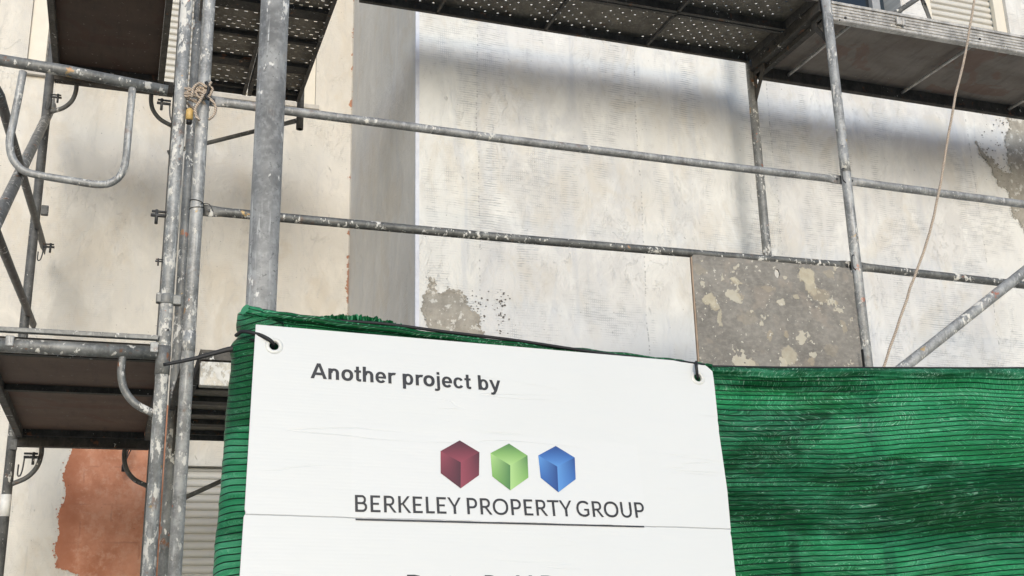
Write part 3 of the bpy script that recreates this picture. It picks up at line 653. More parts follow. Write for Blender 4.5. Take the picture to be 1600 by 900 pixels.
# lower deck of the left bay: only its pale front beam shows beside the green wrap
t = thing('plywood_deck', (1.8,4.07,2.37), 'lower deck with a splashed pale front beam showing left of the green wrap', 'scaffold deck', 'plywood decks in aluminium frames')
m = MB(); m.box((.235,YO-.02,2.348), (2.82,YO+.022,2.428)); m.build('side_beam', steel('splashed beam', (.42,.39,.33), .75, .05, big=.6, metal=.1), t, .003)
m = MB(); m.box((.235,YO-.018,2.435), (2.82,YO+.018,2.46)); m.build('toe_strip', M['flange'], t)
m = MB(); m.box((.83,YO+.024,2.40), (2.82,YI-.03,2.41)); m.build('plywood_sheet', M['ply_low'], t)
m = MB(); m.box((.83,YI-.028,2.35), (2.82,YI,2.425)); m.build('side_beam', M['beam'], t)
# thin toe rail over the front transom
m = MB(); a = PY(-60,512,YO-.02); b = PY(252,525,YO-.02); m.box((XL,YO-.03,a.z-.006), (XA-.02,YO-.005,a.z+.009)); single(m, 'toe_rail', M['tube_worn'], (XL,YO,a.z), 'thin flat steel strip lying just above the thick front tube at left', 'toe rail', bevel=.002)

# --- end guard: sloping tube with a bent loop under it
t = thing('end_guard', PY(130,200,3.70), 'bent tube guard hooked below the sloping scuffed tube at the top left', 'end guard')
m = MB(); m.tube([PY(-60,84,3.70), PY(100,110,3.70), PY(262,142,3.70)], .0195, 22); m.build('top_tube', M['tube_worn'], t)
m = MB(); pts = [PY(x, y, 3.70) for x, y in ((36,112),(29,150),(20,195),(15,222),(20,248),(36,266),(62,274),(110,282),(150,288),(172,286),(188,274),(196,252),(201,200),(207,138))]
m.tube(smooth_path(pts, 5), .0125, 16); m.build('bent_loop', M['tube'], t)
# --- braces
def brace(p, q, r, mat, label, group=None, flat=True):
    p = Vector(p); q = Vector(q); m = MB(); d = (q-p).normalized(); L = (q-p).length; f_ = .06
    m.tube([p, p+d*f_*.6, p+d*f_*1.2, p+d*f_*1.8, q-d*f_*1.8, q-d*f_*1.2, q-d*f_*.6, q], [(r*1.25,r*.3),(r*1.25,r*.3),(r*1.1,r*.7),(r,r),(r,r),(r*1.1,r*.7),(r*1.25,r*.3),(r*1.25,r*.3)] if flat else r, 18)
    return single(m, 'diagonal_brace', mat, p, label, 'brace', group)
GB = 'diagonal braces of the left scaffold'
A_ = PX(84,160,XL); B_ = PX(0,335,XL); d = (B_-A_); brace(A_, A_+d*1.45, .0225, M['tube_worn'], 'thick slanting brace falling to the left from the rear post', GB)
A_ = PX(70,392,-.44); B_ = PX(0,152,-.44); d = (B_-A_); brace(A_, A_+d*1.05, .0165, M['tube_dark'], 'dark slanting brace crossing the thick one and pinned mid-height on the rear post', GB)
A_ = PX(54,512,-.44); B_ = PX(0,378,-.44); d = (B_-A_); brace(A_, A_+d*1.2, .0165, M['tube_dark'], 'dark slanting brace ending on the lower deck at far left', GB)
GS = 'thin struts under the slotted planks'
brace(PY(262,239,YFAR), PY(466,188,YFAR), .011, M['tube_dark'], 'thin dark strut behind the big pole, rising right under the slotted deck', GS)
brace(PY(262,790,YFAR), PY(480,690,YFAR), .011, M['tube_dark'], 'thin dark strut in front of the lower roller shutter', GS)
m = MB(); x_, z1_ = .785, PY(469,202,YFAR).z; m.hollow((x_,YFAR,z1_), (x_,YFAR,4.6), .019); m.tube([(x_-.003,YFAR-.0195,z1_+.04), (x_-.003,YFAR-.017,z1_+.04)], .004, 10)
single(m, 'post_stub', M['tube_dark'], (x_,YFAR,z1_), 'short open-ended post hanging under the slotted deck right of the big pole', 'scaffold post')
A_ = PY(1408,577,3.42); B_ = PY(1600,425,3.42); d = B_-A_; brace(A_-d*.9, B_+d*1.2, .0215, M['tube'], 'grey tube slanting up to the right edge above the green net')
brace(PY(1388,28,YO-.0), PY(1460,-20,YO-.0), .012, M['tube_dark'], 'thin brace above the ridged deck rising right past the white wall', 'thin guard braces above the right deck')
brace(PY(1456,38,YO+.03), PY(1432,-24,YO+.03), .010, M['tube_dark'], 'thin steep brace above the ridged deck leaning left beside the pale shutter', 'thin guard braces above the right deck')

# ================================================================== STAINED BOARD on the lower rail
def board_mat():
    n = N('stained board', .85); X, Y, Z = n.sep(n.obj); v2 = n.comb(X, 0.0, Z)
    a = n.noise(6, 5, .65, v2, seed=1); b = n.noise(40, 4, .7, v2, (1,1,1.6), 3)
    c = n.mix(n.step(a, .3, .7), (.145,.135,.120), (.24,.225,.20)); c = n.mix(n.ma('MULTIPLY', n.step(b, .4, .7), .4), c, (.36,.33,.29))
    c = n.mix(n.ma('MULTIPLY', n.step(n.noise(9, 4, .6, v2, seed=21), .55, .65), .35), c, (.32,.27,.22))
    s1 = n.step(n.ma('ADD', n.noise(9, 3, .55, v2, seed=8), n.ma('MULTIPLY', n.noise(34, 3, .6, v2, seed=11), .22)), .735, .75)
    c = n.mix(s1, c, n.mix(n.noise(30, 3, .5, v2, seed=2), (.38,.34,.27), (.50,.47,.39)))
    dn = n.vec('ADD', v2, n.comb(n.ma('MULTIPLY', n.ma('SUBTRACT', n.noise(22, 5, .7, v2, seed=31), .5), .07), 0.0, n.ma('MULTIPLY', n.ma('SUBTRACT', n.noise(22, 5, .7, v2, seed=35), .5), .07))); DX, _, DZ = n.sep(dn)
    for k, (px, py, sx, sy, al) in enumerate(((1110,467,12,9,.9),(1118,478,8,9,.8),(1128,497,5,13,.7),(1262,430,17,13,.95),(1270,446,11,14,.8),(1283,460,20,11,.5),(1236,556,15,15,.7),(1152,440,9,5,.75),(1160,460,8,6,.5),(1246,463,5,7,.7),(1204,450,13,5,.35),(1206,524,5,8,.6),(1232,522,5,6,.6),(1320,510,7,13,.5),(1309,472,4,4,.6),(1271,564,8,6,.6),(1297,426,9,9,.4),(1170,495,20,10,.2),(1095,420,14,8,.25),(1180,570,12,7,.4),(1300,545,14,10,.25))):
        q = PY(px, py, 3.728); ux = n.ma('DIVIDE', n.ma('SUBTRACT', DX, q.x-2.46), sx*.0025); uz = n.ma('DIVIDE', n.ma('SUBTRACT', DZ, q.z-2.42), sy*.0025)
        dd = n.ma('ADD', n.ma('MULTIPLY', ux, ux), n.ma('MULTIPLY', uz, uz)); mk = n.step(dd, 1.25, .70)
        s1 = n.ma('MAXIMUM', s1, n.ma('MULTIPLY', mk, al)); c = n.mix(n.ma('MULTIPLY', mk, al*.85), c, n.mix(n.noise(34, 4, .6, v2, seed=60+k), (.33,.27,.18), (.60,.56,.44) if al > .6 else (.44,.38,.28)))
    s2 = n.step(n.noise(58, 3, .6, v2, seed=13), .665, .685); c = n.mix(s2, c, (.52,.49,.42))
    n.color(c); n.bump(n.ma('ADD', n.ma('MULTIPLY', s1, 1.0), n.ma('MULTIPLY', b, .4)), .6, .003); return n.m
bx0, bx1 = 2.092, 2.842
bd = thing('plywood_board', (2.46,3.72,2.42), 'mortar-stained square board with a small oval hole hung on the lower rail', 'board')
rb = random.Random(4); P = []
C4 = [(bx0,2.43),(bx1,2.43),(bx1+.0,2.945),(bx1-.012,2.966),(bx0+.008,2.962),(bx0,2.955)]
for i in range(6):
    a = Vector(C4[i]); b = Vector(C4[(i+1)%6]); k = max(1, int((b-a).length/.03))
    for j in range(k):
        q = a.lerp(b, j/k); P.append((q.x+(rb.uniform(-.0015,.0015) if 0 < j else 0), q.y+(rb.uniform(-.002,.002) if 0 < j else 0)))
q = PY(1215,427,3.735); H = [(q.x+.012*math.cos(a), q.z+.019*math.sin(a)) for a in [i*math.pi/9 for i in range(18)]]
plate(P, [H], lambda x, y: Vector((x, 3.738-.004*(2.96-y), y)), Vector((0,-1,0)), .0075, 'board_sheet', board_mat(), bd)
m = MB(); m.box((bx0-.006,3.7375,2.432), (bx0-.0005,3.7475,2.952)); m.build('raw_edge', plain('raw edge', (.34,.25,.18), .8), bd)
# ================================================================== FENCE POLE, NET, SIGN
YP = 1.80; PB = Vector((.1955, YP, .12)); PT = Vector((.2085, YP, 3.2))
def pole_at(z): t = (z-PB.z)/(PT.z-PB.z); return PB.lerp(PT, t)
m = MB(); m.hollow(PB, PT, .0248, .003, 36)
single(m, 'fence_pole', M['pole'], PB, 'thick grey galvanised pole rising out of the green net wrap', 'pole')
net = thing('shade_net', (1.0, YP, .3), 'green knitted shade net stretched along the fence and wrapped round the pole', 'shade net')
def ztop(x):
    K = ((.17,2.083),(.45,2.072),(.75,2.055),(.95,2.043),(1.03,2.037),(1.2,2.043),(1.45,2.055),(1.77,2.071),(2.4,2.11))
    for (a, za), (b, zb) in zip(K, K[1:]):
        if x <= b: return za+(zb-za)*(x-a)/(b-a)
    return K[-1][1]
def nz(x, y, z=0.0): return mn.noise(Vector((x, y, z)))
def sheet(x0, x1, nx, ny, depth, seed, y_off=0.0):
    m = MB(); V = []; UV = []
    for j in range(ny+1):
        for i in range(nx+1):
            x = x0+(x1-x0)*i/nx; v = depth*j/ny
            sag = .011*nz(x*1.3+seed, v*5, 2)*min(1, v*8) + .006*nz(x*4, v*11, seed)*min(1, v*10)
            top = ztop(x)
            bulge = .026*nz(x*1.3+seed*2, v*9-x*1.8, 5) + .010*nz(x*2.2+3, v*22-x*4, seed) + .0035*nz(x*16, v*46, 8)
            hem = math.exp(-((v-.022-.006*nz(x*6,0,3))/.007)**2)*.008 - math.exp(-((v-.040-.010*nz(x*5,2,3))/.006)**2)*.010
            ridge = abs(nz(x*1.4+v*1.0, v*7+x*1.1, 11)); crease = .005*max(0, 1-ridge*9)
            Y = YP + .004 + y_off - bulge*min(1, .25+v*7) - hem - crease*min(1,v*6) - .06*max(0,v-.1)*(.4+.3*nz(x*1.1,1,1))
            V.append((x, Y, top-v-sag)); UV.append((x, -v + .010*nz(x*2.1, v*6, seed+4)))
    F = []; U = []
    for j in range(ny):
        for i in range(nx):
            a = j*(nx+1)+i; q = (a, a+nx+1, a+nx+2, a+1); F.append(q); U.append([UV[k] for k in q])
    m.add(V, F, True, U); return m
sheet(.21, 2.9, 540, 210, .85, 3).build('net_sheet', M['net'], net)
m = MB(); V = []; UV = []; nn = 260      # hem folded over the top wire
for i in range(nn+1):
    x = 1.012+1.9*i/nn; h = .017+.006*nz(x*3.1,4,1)+.004*nz(x*9,1,6)+.002*nz(x*31,3,3)+.006*max(0,min(1,(x-1.3)/.5)); zt_ = ztop(x)
    for k in range(9):
        s_ = k/8; roll = .0065*math.sin(math.pi*min(1,s_*1.15))+.003*nz(x*5,s_*3,7)+.0016*nz(x*22,s_*7,2)
        V.append((x, YP-.006-roll-.004*s_, zt_-.0005-h*s_)); UV.append((x, s_*h*1.4))
F = []; U = []
for i in range(nn):
    for k in range(8): a = i*9+k; q = (a, a+1, a+10, a+9); F.append(q); U.append([UV[j] for j in q])
m.add(V, F, True, U); m.build('folded_hem', M['net_hem'], net)
m = MB(); V = []; UV = []; nx_ = 200; ny_ = 30      # a doubled fold lying behind the front layer
for j in range(ny_+1):
    for i in range(nx_+1):
        x = 1.0+1.9*i/nx_; zt_ = ztop(x)-.125-.10*(x-1.0)+.012*nz(x*2.4,1,5); zb_ = zt_-.15-.05*nz(x*1.7,8,1)-.06*(x-1.0); t_ = j/ny_
        z = zt_+(zb_-zt_)*t_; V.append((x, YP+.030+.006*nz(x*2,t_*3,4)-.05*max(0,ztop(x)-z-.1)*.4, z)); UV.append((x+.3, z*1.02-.06*x))
F = []; U = []
for j in range(ny_):
    for i in range(nx_): a = j*(nx_+1)+i; q = (a, a+nx_+1, a+nx_+2, a+1); F.append(q); U.append([UV[k] for k in q])
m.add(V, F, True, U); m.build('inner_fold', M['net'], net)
# lower run of the net down to the pavement (out of frame)
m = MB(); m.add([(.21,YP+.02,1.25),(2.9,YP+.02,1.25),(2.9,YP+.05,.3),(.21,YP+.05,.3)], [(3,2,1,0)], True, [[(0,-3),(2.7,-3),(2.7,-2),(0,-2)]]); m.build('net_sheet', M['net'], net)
# rolled hem above the sign
hp = [(.175,2.082),(.21,2.076),(.30,2.070),(.45,2.061),(.60,2.052),(.75,2.047),(.88,2.042),(.97,2.037),(1.02,2.034)]
m = MB(); P = []; r_ = []
sp = smooth_path([Vector((x, YP-.030+.012*(x-.2), z)) for x, z in hp], 12)
for i, p in enumerate(sp):
    t = i/(len(sp)-1); P.append(p+Vector((0, .002*math.sin(i*.7), .0015*nz(i*.25,0,1)))); r_.append((.0085*(1-.55*t)+.0018*nz(i*.3,3,1), .011*(1-.5*t)+.002*nz(i*.4,7,1)))
b0 = len(m.f); m.tube(P, r_, 26)
for fi in range(len(m.f)-2):
    i, k = divmod(fi, 26); m.uv[fi] = [(P[i].x, k*.0027), (P[i].x, (k+1)*.0027), (P[min(i+1,len(P)-1)].x, (k+1)*.0027), (P[min(i+1,len(P)-1)].x, k*.0027)]
m.uv[len(m.f)-2] = [(0,0)]*26; m.uv[len(m.f)-1] = [(0,0)]*26
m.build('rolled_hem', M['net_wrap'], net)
# ruffled loose selvedge standing above the hem
m = MB(); rr = random.Random(9); V = []; UV = []; nn = 150
for i in range(nn+1):
    t = i/nn; x = .27+.21*t; env = math.sin(math.pi*t)**.6; z0 = 2.069-.068*(x-.27)+.003
    h = .026*env+.0028*math.sin(i*.75)*env+.0016*rr.uniform(-1,1)*env
    for k in range(4):
        s_ = k/3; V.append((x+.0012*math.sin(i*2.1), YP-.022+.009*math.sin(i*.75+.8*math.sin(i*.31))*s_+.003*s_, z0-.004+h*s_)); UV.append((x*1.0, s_*.011+.001))
F = []; U = []
for i in range(nn):
    for k in range(3): a = i*4+k; q = (a, a+4, a+5, a+1); F.append(q); U.append([UV[j] for j in q])
m.add(V, F, True, U)
for i in range(60):     # frayed tape ends
    t = rr.random(); x = .275+.20*t; z0 = 2.070-.068*(x-.27)+.019*math.sin(math.pi*t)**.6; l = rr.uniform(.001,.005); dx = rr.uniform(-.006,.006)
    m.add([(x,YP-.02,z0-.004),(x+.0012,YP-.02,z0-.004),(x+dx+.0006,YP-.02+rr.uniform(-.006,.006),z0+l)], [(0,1,2)], False, [[(x,.004),(x,.004),(x,.006)]])
m.build('frayed_selvedge', M['net_wrap'], net)
# wrap round the pole: lumpy tube, gathered at the two ties
prof = [(492,372,424),(500,370,426),(508,369,428),(516,370,428),(523,372,427),(530,371,428),(537,364,430),(547,358,434),(560,361,436),(580,361,438),(600,358,440),(640,354,442),(700,349,444),(760,345,446),(830,338,447),(900,332,448),(1000,326,450),(1200,318,455),(1500,312,460)]
rings = []; 
for k in range(len(prof)-1):
    (y0, l0, r0), (y1, l1, r1) = prof[k], prof[k+1]; n_ = max(2, int((y1-y0)/4))
    for j in range(n_): t = j/n_; rings.append((y0+(y1-y0)*t, l0+(l1-l0)*t, r0+(r1-r0)*t))
m = MB(); S = 64; V = []; UV = []
for (y, l, r) in rings:
    z = PY(400, y, YP).z; c = pole_at(z); pl = PY(l, y, YP); half = max(.0262, c.x-pl.x); z = z
    for k in range(S+1):
        a = 2*math.pi*k/S; ca, sa = math.cos(a), math.sin(a)
        rad = half*(1+.030*nz(z*34, ca*1.8, sa*1.8)+.02*nz(z*110, ca*4, sa*4)) if y > 530 else half*(1+.06*nz(z*90, ca*3, sa*3))
        ry = min(rad, .034) if sa < 0 else rad
        V.append((c.x+rad*ca, YP+ry*sa, z)); UV.append((a*.032, z-.009*ca+.0035*math.sin(a*2+z*9)+.003*nz(z*20,ca,sa)))
F = []; U = []
for i in range(len(rings)-1):
    for k in range(S): a = i*(S+1)+k; q = (a, a+S+1, a+S+2, a+1); F.append(q); U.append([UV[j] for j in q])
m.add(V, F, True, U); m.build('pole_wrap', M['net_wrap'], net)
# black cord along the top, and hog rings
m = MB(); pts = [PY(x, y, YP-.033) for x, y in ((430,494),(470,497),(520,501),(600,506),(700,519),(800,531),(900,546),(1000,560),(1060,565),(1100,570))]
m.tube(smooth_path(pts, 6), .0028, 10); c0 = m
pts = [Vector((x, YP-.004, ztop(x)+.001)) for x in (1.03,1.2,1.45,1.77,2.2,2.8)]; m.tube(smooth_path(pts, 6), .0022, 8)
single(m, 'edge_cord', M['black'], PY(430,494,YP-.03), 'thin black cord running along the top edge of the green net', 'cord')
def ring_tie(y_l, y_r, rad, th, name, label, group, extra=None):
    m = MB(); P = []
    z0 = PY(400, y_l, YP).z; z1 = PY(400, y_r, YP).z; c = pole_at(z0)
    for k in range(41):
        a = 2*math.pi*k/40; zc = (z0+z1)/2 + (z1-z0)/2*math.cos(a); P.append(Vector((c.x+rad*math.cos(a), YP+min(rad,.035)*math.sin(a), zc)))
    m.tube(P, (th), 10)
    if extra: extra(m, c)
    return single(m, name, M['black'], (c.x, YP, z0), label, 'cable tie', group)
GT = 'black cable ties holding the sign and the net'
ring_tie(491, 493, .0298, .0028, 'cable_tie', 'topmost black tie round the pole where the green net starts', GT)
def tail1(m, c):
    a = PY(428,541,1.748)+Vector((0,.012,0)); m.tube(smooth_path([PY(369,524,YP-.02), PY(380,518,YP-.045), PY(405,523,YP-.058), PY(421,531,1.736), PY(427,538,1.742), a], 6), [(.0022,.0034)]*31 if False else .0031, 10)
ring_tie(524, 531, .0315, .0031, 'cable_tie', 'black tie threaded through the eyelet at the top left corner of the sign', GT, tail1)
def tail2(m, c):
    P = smooth_path([PY(372,543,YP-.012), PY(352,547,YP-.01), PY(330,553,YP-.008), PY(300,561,YP-.005), PY(255,570,YP)], 5); k = len(P)
    m.tube(P, [(.0034*(1-.6*i/k)+.0012, .002) for i in range(k)], 10)
ring_tie(537, 543, .0335, .0026, 'cable_tie', 'black tie whose long pointed tail sticks out to the left of the pole', GT, tail2)
m = MB(); g2 = PY(1090,590,1.772)
m.tube(smooth_path([PY(1090,592,1.785), PY(1090,590,1.762), PY(1089.5,586,1.751), PY(1088.5,577,1.748), PY(1088,570,1.750), PY(1088,566,1.765), PY(1088,567,1.795)], 6), .0028, 10)
single(m, 'cable_tie', M['black'], g2, 'short black tie through the eyelet at the top right corner of the sign', 'cable tie', GT)

# --- sign -------------------------------------------------------------------------------
TL = PY(400,507,1.745); EX = Vector((.99918,.02311,-.03318)); EYv = Vector((.02761,.20959,.97740)); NS = Vector((.02954,-.97752,.20878))
def S2(u, v):         # point of the sign face; slight bow of the sheet and a fold at the seam
    return TL + EX*u + EYv*v
sg = thing('sign_board', TL+EX*.4-EYv*1.0, 'white corrugated sign board with black lettering and three coloured cubes', 'sign')
def sign_mat():
    n = N('white sign sheet', .42); u, v, _ = n.sep(n.uvs); uv = n.comb(u, v, 0.0)
    a = n.noise(4, 4, .6, uv); c = n.mix(a, (.600,.605,.585), (.635,.640,.62))
    seamv = n.ma('SUBTRACT', n.ma('ADD', v, .3078), n.ma('MULTIPLY', u, .0125)); seamv = n.ma('ADD', seamv, n.ma('MULTIPLY', n.ma('SUBTRACT', n.noise(9,3,.6,n.comb(u,0.0,0.0)), .5), .004))
    inl = n.ma('MULTIPLY', n.ma('GREATER_THAN', u, .158), n.ma('LESS_THAN', u, .645))
    ln = n.ma('MULTIPLY', n.step(n.ma('ABSOLUTE', seamv), .0011, .0003), n.ma('SUBTRACT', 1.0, n.ma('MULTIPLY', inl, n.step(n.noise(14,3,.6,n.comb(u,0.0,0.0),seed=3), .42, .52))))
    c = n.mix(n.ma('MULTIPLY', ln, .65), c, (.22,.22,.21))
    # light scuffs
    sc_ = n.ma('MULTIPLY', n.step(n.noise(1, 4, .7, uv, (22,90,1), 5), .70, .73), n.step(n.noise(7,2,.5,uv,seed=6), .5, .6)); c = n.mix(n.ma('MULTIPLY', sc_, .35), c, (.5,.5,.48))
    # printed panel, a hair whiter than the sheet
    pan = n.ma('MULTIPLY', n.ma('MULTIPLY', n.step(u, .152, .156), n.step(u, .65, .646)), n.ma('MULTIPLY', n.step(v, -.312, -.308), n.step(v, -.155, -.160)))
    c = n.mix(n.ma('MULTIPLY', pan, .12), c, (.675,.675,.68)); n.color(c)
    crs = n.ma('MULTIPLY', n.step(n.ma('ABSOLUTE', n.ma('SUBTRACT', n.noise(1, 3, .6, uv, (.9,11,1), 31), .5)), .005, .0), n.step(n.noise(1, 2, .5, uv, (4,6,1), 33), .45, .6))
    flute = n.ma('SINE', n.ma('MULTIPLY', n.ma('SUBTRACT', v, n.ma('MULTIPLY', u, .0125)), 1150.0))
    dent = n.noise(1, 3, .6, uv, (3.5,14,1), 8); d2 = n.noise(1, 4, .6, uv, (12,40,1), 9)
    hgt = n.ma('ADD', n.ma('MULTIPLY', flute, .010), n.ma('ADD', n.ma('MULTIPLY', dent, 1.0), n.ma('ADD', n.ma('MULTIPLY', d2, .15), n.ma('MULTIPLY', crs, -.18))))
    n.bump(n.ma('ADD', hgt, n.ma('MULTIPLY', ln, -.5)), .55, .004); return n.m
def rounded(P): return P
out = []
rb = random.Random(5)
cor = [(0,0),(.20,.0030),(.40,.0060),(.60,.0085),(.785,.0108),(.803,.0100),(.8125,.004),(.816,-.004),(.818,-.02),(.8175,-.06),(.8165,-.095),(.8145,-.101),(.8160,-.112),(.8155,-.119),(.8142,-.122),(.8147,-.16),(.8130,-.23),(.8085,-.30),(.8050,-.304),(.8075,-.312),(.8065,-.40),(.80,-.60),(.80,-1.0),(.0,-1.01),(-.004,-.60),(-.0055,-.40),(-.004,-.311),(-.0015,-.305),(-.0032,-.30),(-.0015,-.12),(-.0005,-.03)]
CORR = []
for x, y in cor:
    CORR.append((x, y))
def circ(u, v, r, k=24): return [(u+r*math.cos(2*math.pi*i/k), v+r*math.sin(2*math.pi*i/k)) for i in range(k)]
# right edge measured in the photo: u=.804 at top falling to .80 -- keep the outline to the measured line
EDGE = lambda v: .8225 + .055*max(v, -.45)
cor = [(x if x < .7 else (x if y > -.003 else EDGE(y)+(x-(.818 if y > -.13 else (.8145 if y > -.2 else .8075)))*.4), y) for x, y in cor]
g1u, g2u = (.0296,-.0342), (.7886,-.0198)
plate(cor, [circ(*g1u, .0075), circ(*g2u, .0075)], S2, NS, .0035, 'sign_sheet', sign_mat(), sg)
for gu in (g1u, g2u):
    m = MB(); k = 28; c = gu; prof = [(.0073,-.003),(.0078,.0012),(.0095,.0020),(.0120,.0016),(.0138,.0006),(.0142,.0001)]
    V = []; 
    for r_, h in prof:
        for i in range(k): a = 2*math.pi*i/k; V.append(S2(c[0]+r_*math.cos(a), c[1]+r_*math.sin(a))+NS*h)
    F = [(j*k+i, j*k+(i+1)%k, (j+1)*k+(i+1)%k, (j+1)*k+i)[::-1] for j in range(len(prof)-1) for i in range(k)]
    m.add(V, F, True); m.build('eyelet', plain('eyelet', (.62,.62,.58), .3, .0, .05), sg)
ink = plain('black ink', (.022,.022,.024), .5, 0, .05)
def text(body, u0, v0, u1, v1, cap, weight, name, shear=0.0, th=.0006, space=1.0, mat=None, width=None):
    # body laid on the sign: baseline from (u0,v0) to (u1,v1), capital height cap
    cu = bpy.data.curves.new(name, 'FONT'); cu.body = body; cu.size = 1; cu.offset = weight; cu.space_character = space; cu.resolution_u = 4
    tmp = bpy.data.objects.new(name, cu); col.objects.link(tmp); bpy.context.view_layer.update()
    me = bpy.data.meshes.new_from_object(tmp.evaluated_get(bpy.context.evaluated_depsgraph_get()))
    xs = [v.co.x for v in me.vertices]; ys = [v.co.y for v in me.vertices]
    # capital height of this font from the letter itself
    cu.body = 'E'; bpy.context.view_layer.update(); mc = bpy.data.meshes.new_from_object(tmp.evaluated_get(bpy.context.evaluated_depsgraph_get())); ch = max(v.co.y for v in mc.vertices); c0_ = min(v.co.y for v in mc.vertices)
    bpy.data.meshes.remove(mc); bpy.data.objects.remove(tmp); bpy.data.curves.remove(cu)
    x0, x1 = min(xs), max(xs); du, dv = u1-u0, v1-v0; L = math.hypot(du, dv); ex_ = (du/L, dv/L); ey_ = (-dv/L, du/L)
    off = sg.location; sy = cap/(ch-c0_)
    for v in me.vertices:
        a = (v.co.x-x0)/(x1-x0)*L if width is None else (v.co.x-x0)*width; b = (v.co.y-c0_)*sy
        v.co = S2(u0+ex_[0]*a+ey_[0]*b, v0+ex_[1]*a+ey_[1]*b)+NS*th-off
    me.name = name; me.materials.clear(); me.materials.append(mat or ink); o_ = bpy.data.objects.new(name, me); col.objects.link(o_); o_.parent = sg; o_['label'] = 'black printed lettering'
    return o_
def stroke(P, w):
    P = [Vector(p) for p in P]; Lf = []; Rt = []
    for i, p in enumerate(P):
        d0 = (p-P[i-1]).normalized() if i else None; d1 = (P[i+1]-p).normalized() if i < len(P)-1 else None
        d = ((d0 or d1)+(d1 or d0)).normalized(); nr = Vector((-d.y, d.x)); k = 1/max(.5, nr.dot(Vector((-(d1 or d0).y, (d1 or d0).x))))
        ww = w[i] if isinstance(w, list) else w
        Lf.append(p+nr*ww/2*k); Rt.append(p-nr*ww/2*k)
    return [[Lf[i], Lf[i+1], Rt[i+1], Rt[i]] for i in range(len(P)-1)]
def arc(cx, cy, ro, rv, ri, rj, a0, a1, k=20):
    out = []
    for i in range(k):
        a, b_ = R(a0+(a1-a0)*i/k), R(a0+(a1-a0)*(i+1)/k); q = lambda A, rx, ry: Vector((cx+rx*math.copysign(abs(math.cos(A))**.92, math.cos(A)), cy+ry*math.copysign(abs(math.sin(A))**.92, math.sin(A))))
        out.append([q(a,ro,rv), q(b_,ro,rv), q(b_,ri,rj), q(a,ri,rj)])
    return out
def rect(x0, y0, x1, y1): return [[Vector((x0,y0)), Vector((x1,y0)), Vector((x1,y1)), Vector((x0,y1))]]
def V2(*p): return [Vector(q) for q in p]
XH = .725
arch = lambda: [arc(.455,.43,.308,.312,.100,.155,0,180,16), rect(.556,0,.763,.44)]
GLY = {
 'A': (1.008, [[V2((0,0),(.219,0),(.504,.78),(.504,1),(.392,1))], [V2((1.008,0),(.789,0),(.504,.78),(.504,1),(.616,1))[::-1]], [V2((.30,.225),(.71,.225),(.65,.395),(.36,.395))]]),
 'n': (.853, [rect(.088,0,.294,XH)]+arch()), 'h': (.853, [rect(.088,0,.294,1)]+arch()),
 'o': (.853, [arc(.427,.362,.375,.382,.162,.212,0,360,36)]),
 't': (.465, [rect(.125,.17,.318,.97), rect(.02,.575,.44,XH), arc(.335,.17,.21,.182,.018,.02,180,285,10), [V2((.335,-.01),(.44,.0),(.455,.145),(.34,.152))]]),
 'e': (.777, [arc(.385,.362,.345,.378,.150,.225,0,322,34), rect(.12,.295,.725,.425)]),
 'r': (.543, [rect(.088,0,.294,XH), arc(.47,.40,.385,.338,.187,.175,72,180,12)]),
 'p': (.853, [rect(.088,-.277,.294,XH), arc(.460,.362,.325,.378,.130,.225,0,360,36)]),
 'b': (.853, [rect(.088,0,.294,1), arc(.460,.362,.325,.378,.130,.225,0,360,36)]),
 'j': (.388, [rect(.10,-.12,.292,XH), rect(.10,.825,.292,1), arc(.06,-.12,.232,.165,.04,.02,270,360,10), [V2((.06,-.285),(.06,-.14),(-.05,-.125),(-.07,-.275))]]),
 'c': (.777, [arc(.385,.362,.345,.378,.150,.225,32,328,34)]),
 'y': (.777, [[V2((.005,XH),(.21,XH),(.48,0),(.30,-.02))], [V2((.772,XH),(.572,XH),(.30,-.02),(.43,-.13),(.50,-.03))[::-1]], [V2((.30,-.02),(.43,-.13),(.36,-.25),(.22,-.29),(.08,-.275),(.09,-.13),(.18,-.14),(.25,-.10))]]),
 ' ': (.388, [])}
m = MB(); pen = 0; total = sum(GLY[ch][0] for ch in 'Another project by'); u0, v0, u1, v1 = .0880,-.0845,.4065,-.0792; L_ = math.hypot(u1-u0, v1-v0); kx = L_/total; ky = .0262
ex2 = ((u1-u0)/L_, (v1-v0)/L_); lay = 0
for ch in 'Another project by':
    adv, parts_ = GLY[ch]
    for part in parts_:
        lay = (lay+1) % 5
        for q in part:
            P3 = []
            for p in q:
                a_ = (pen+p.x)*kx; b_ = p.y*ky; P3.append(S2(u0+ex2[0]*a_-ex2[1]*b_, v0+ex2[1]*a_+ex2[0]*b_)+NS*(.0006+.00008*lay))
            m.add(P3, [tuple(range(len(P3)))])
    pen += adv
m.build('lettering', ink, sg)['label'] = 'black printed line Another project by'
W_ = .158
def pol(*p): return [V2(*p)]
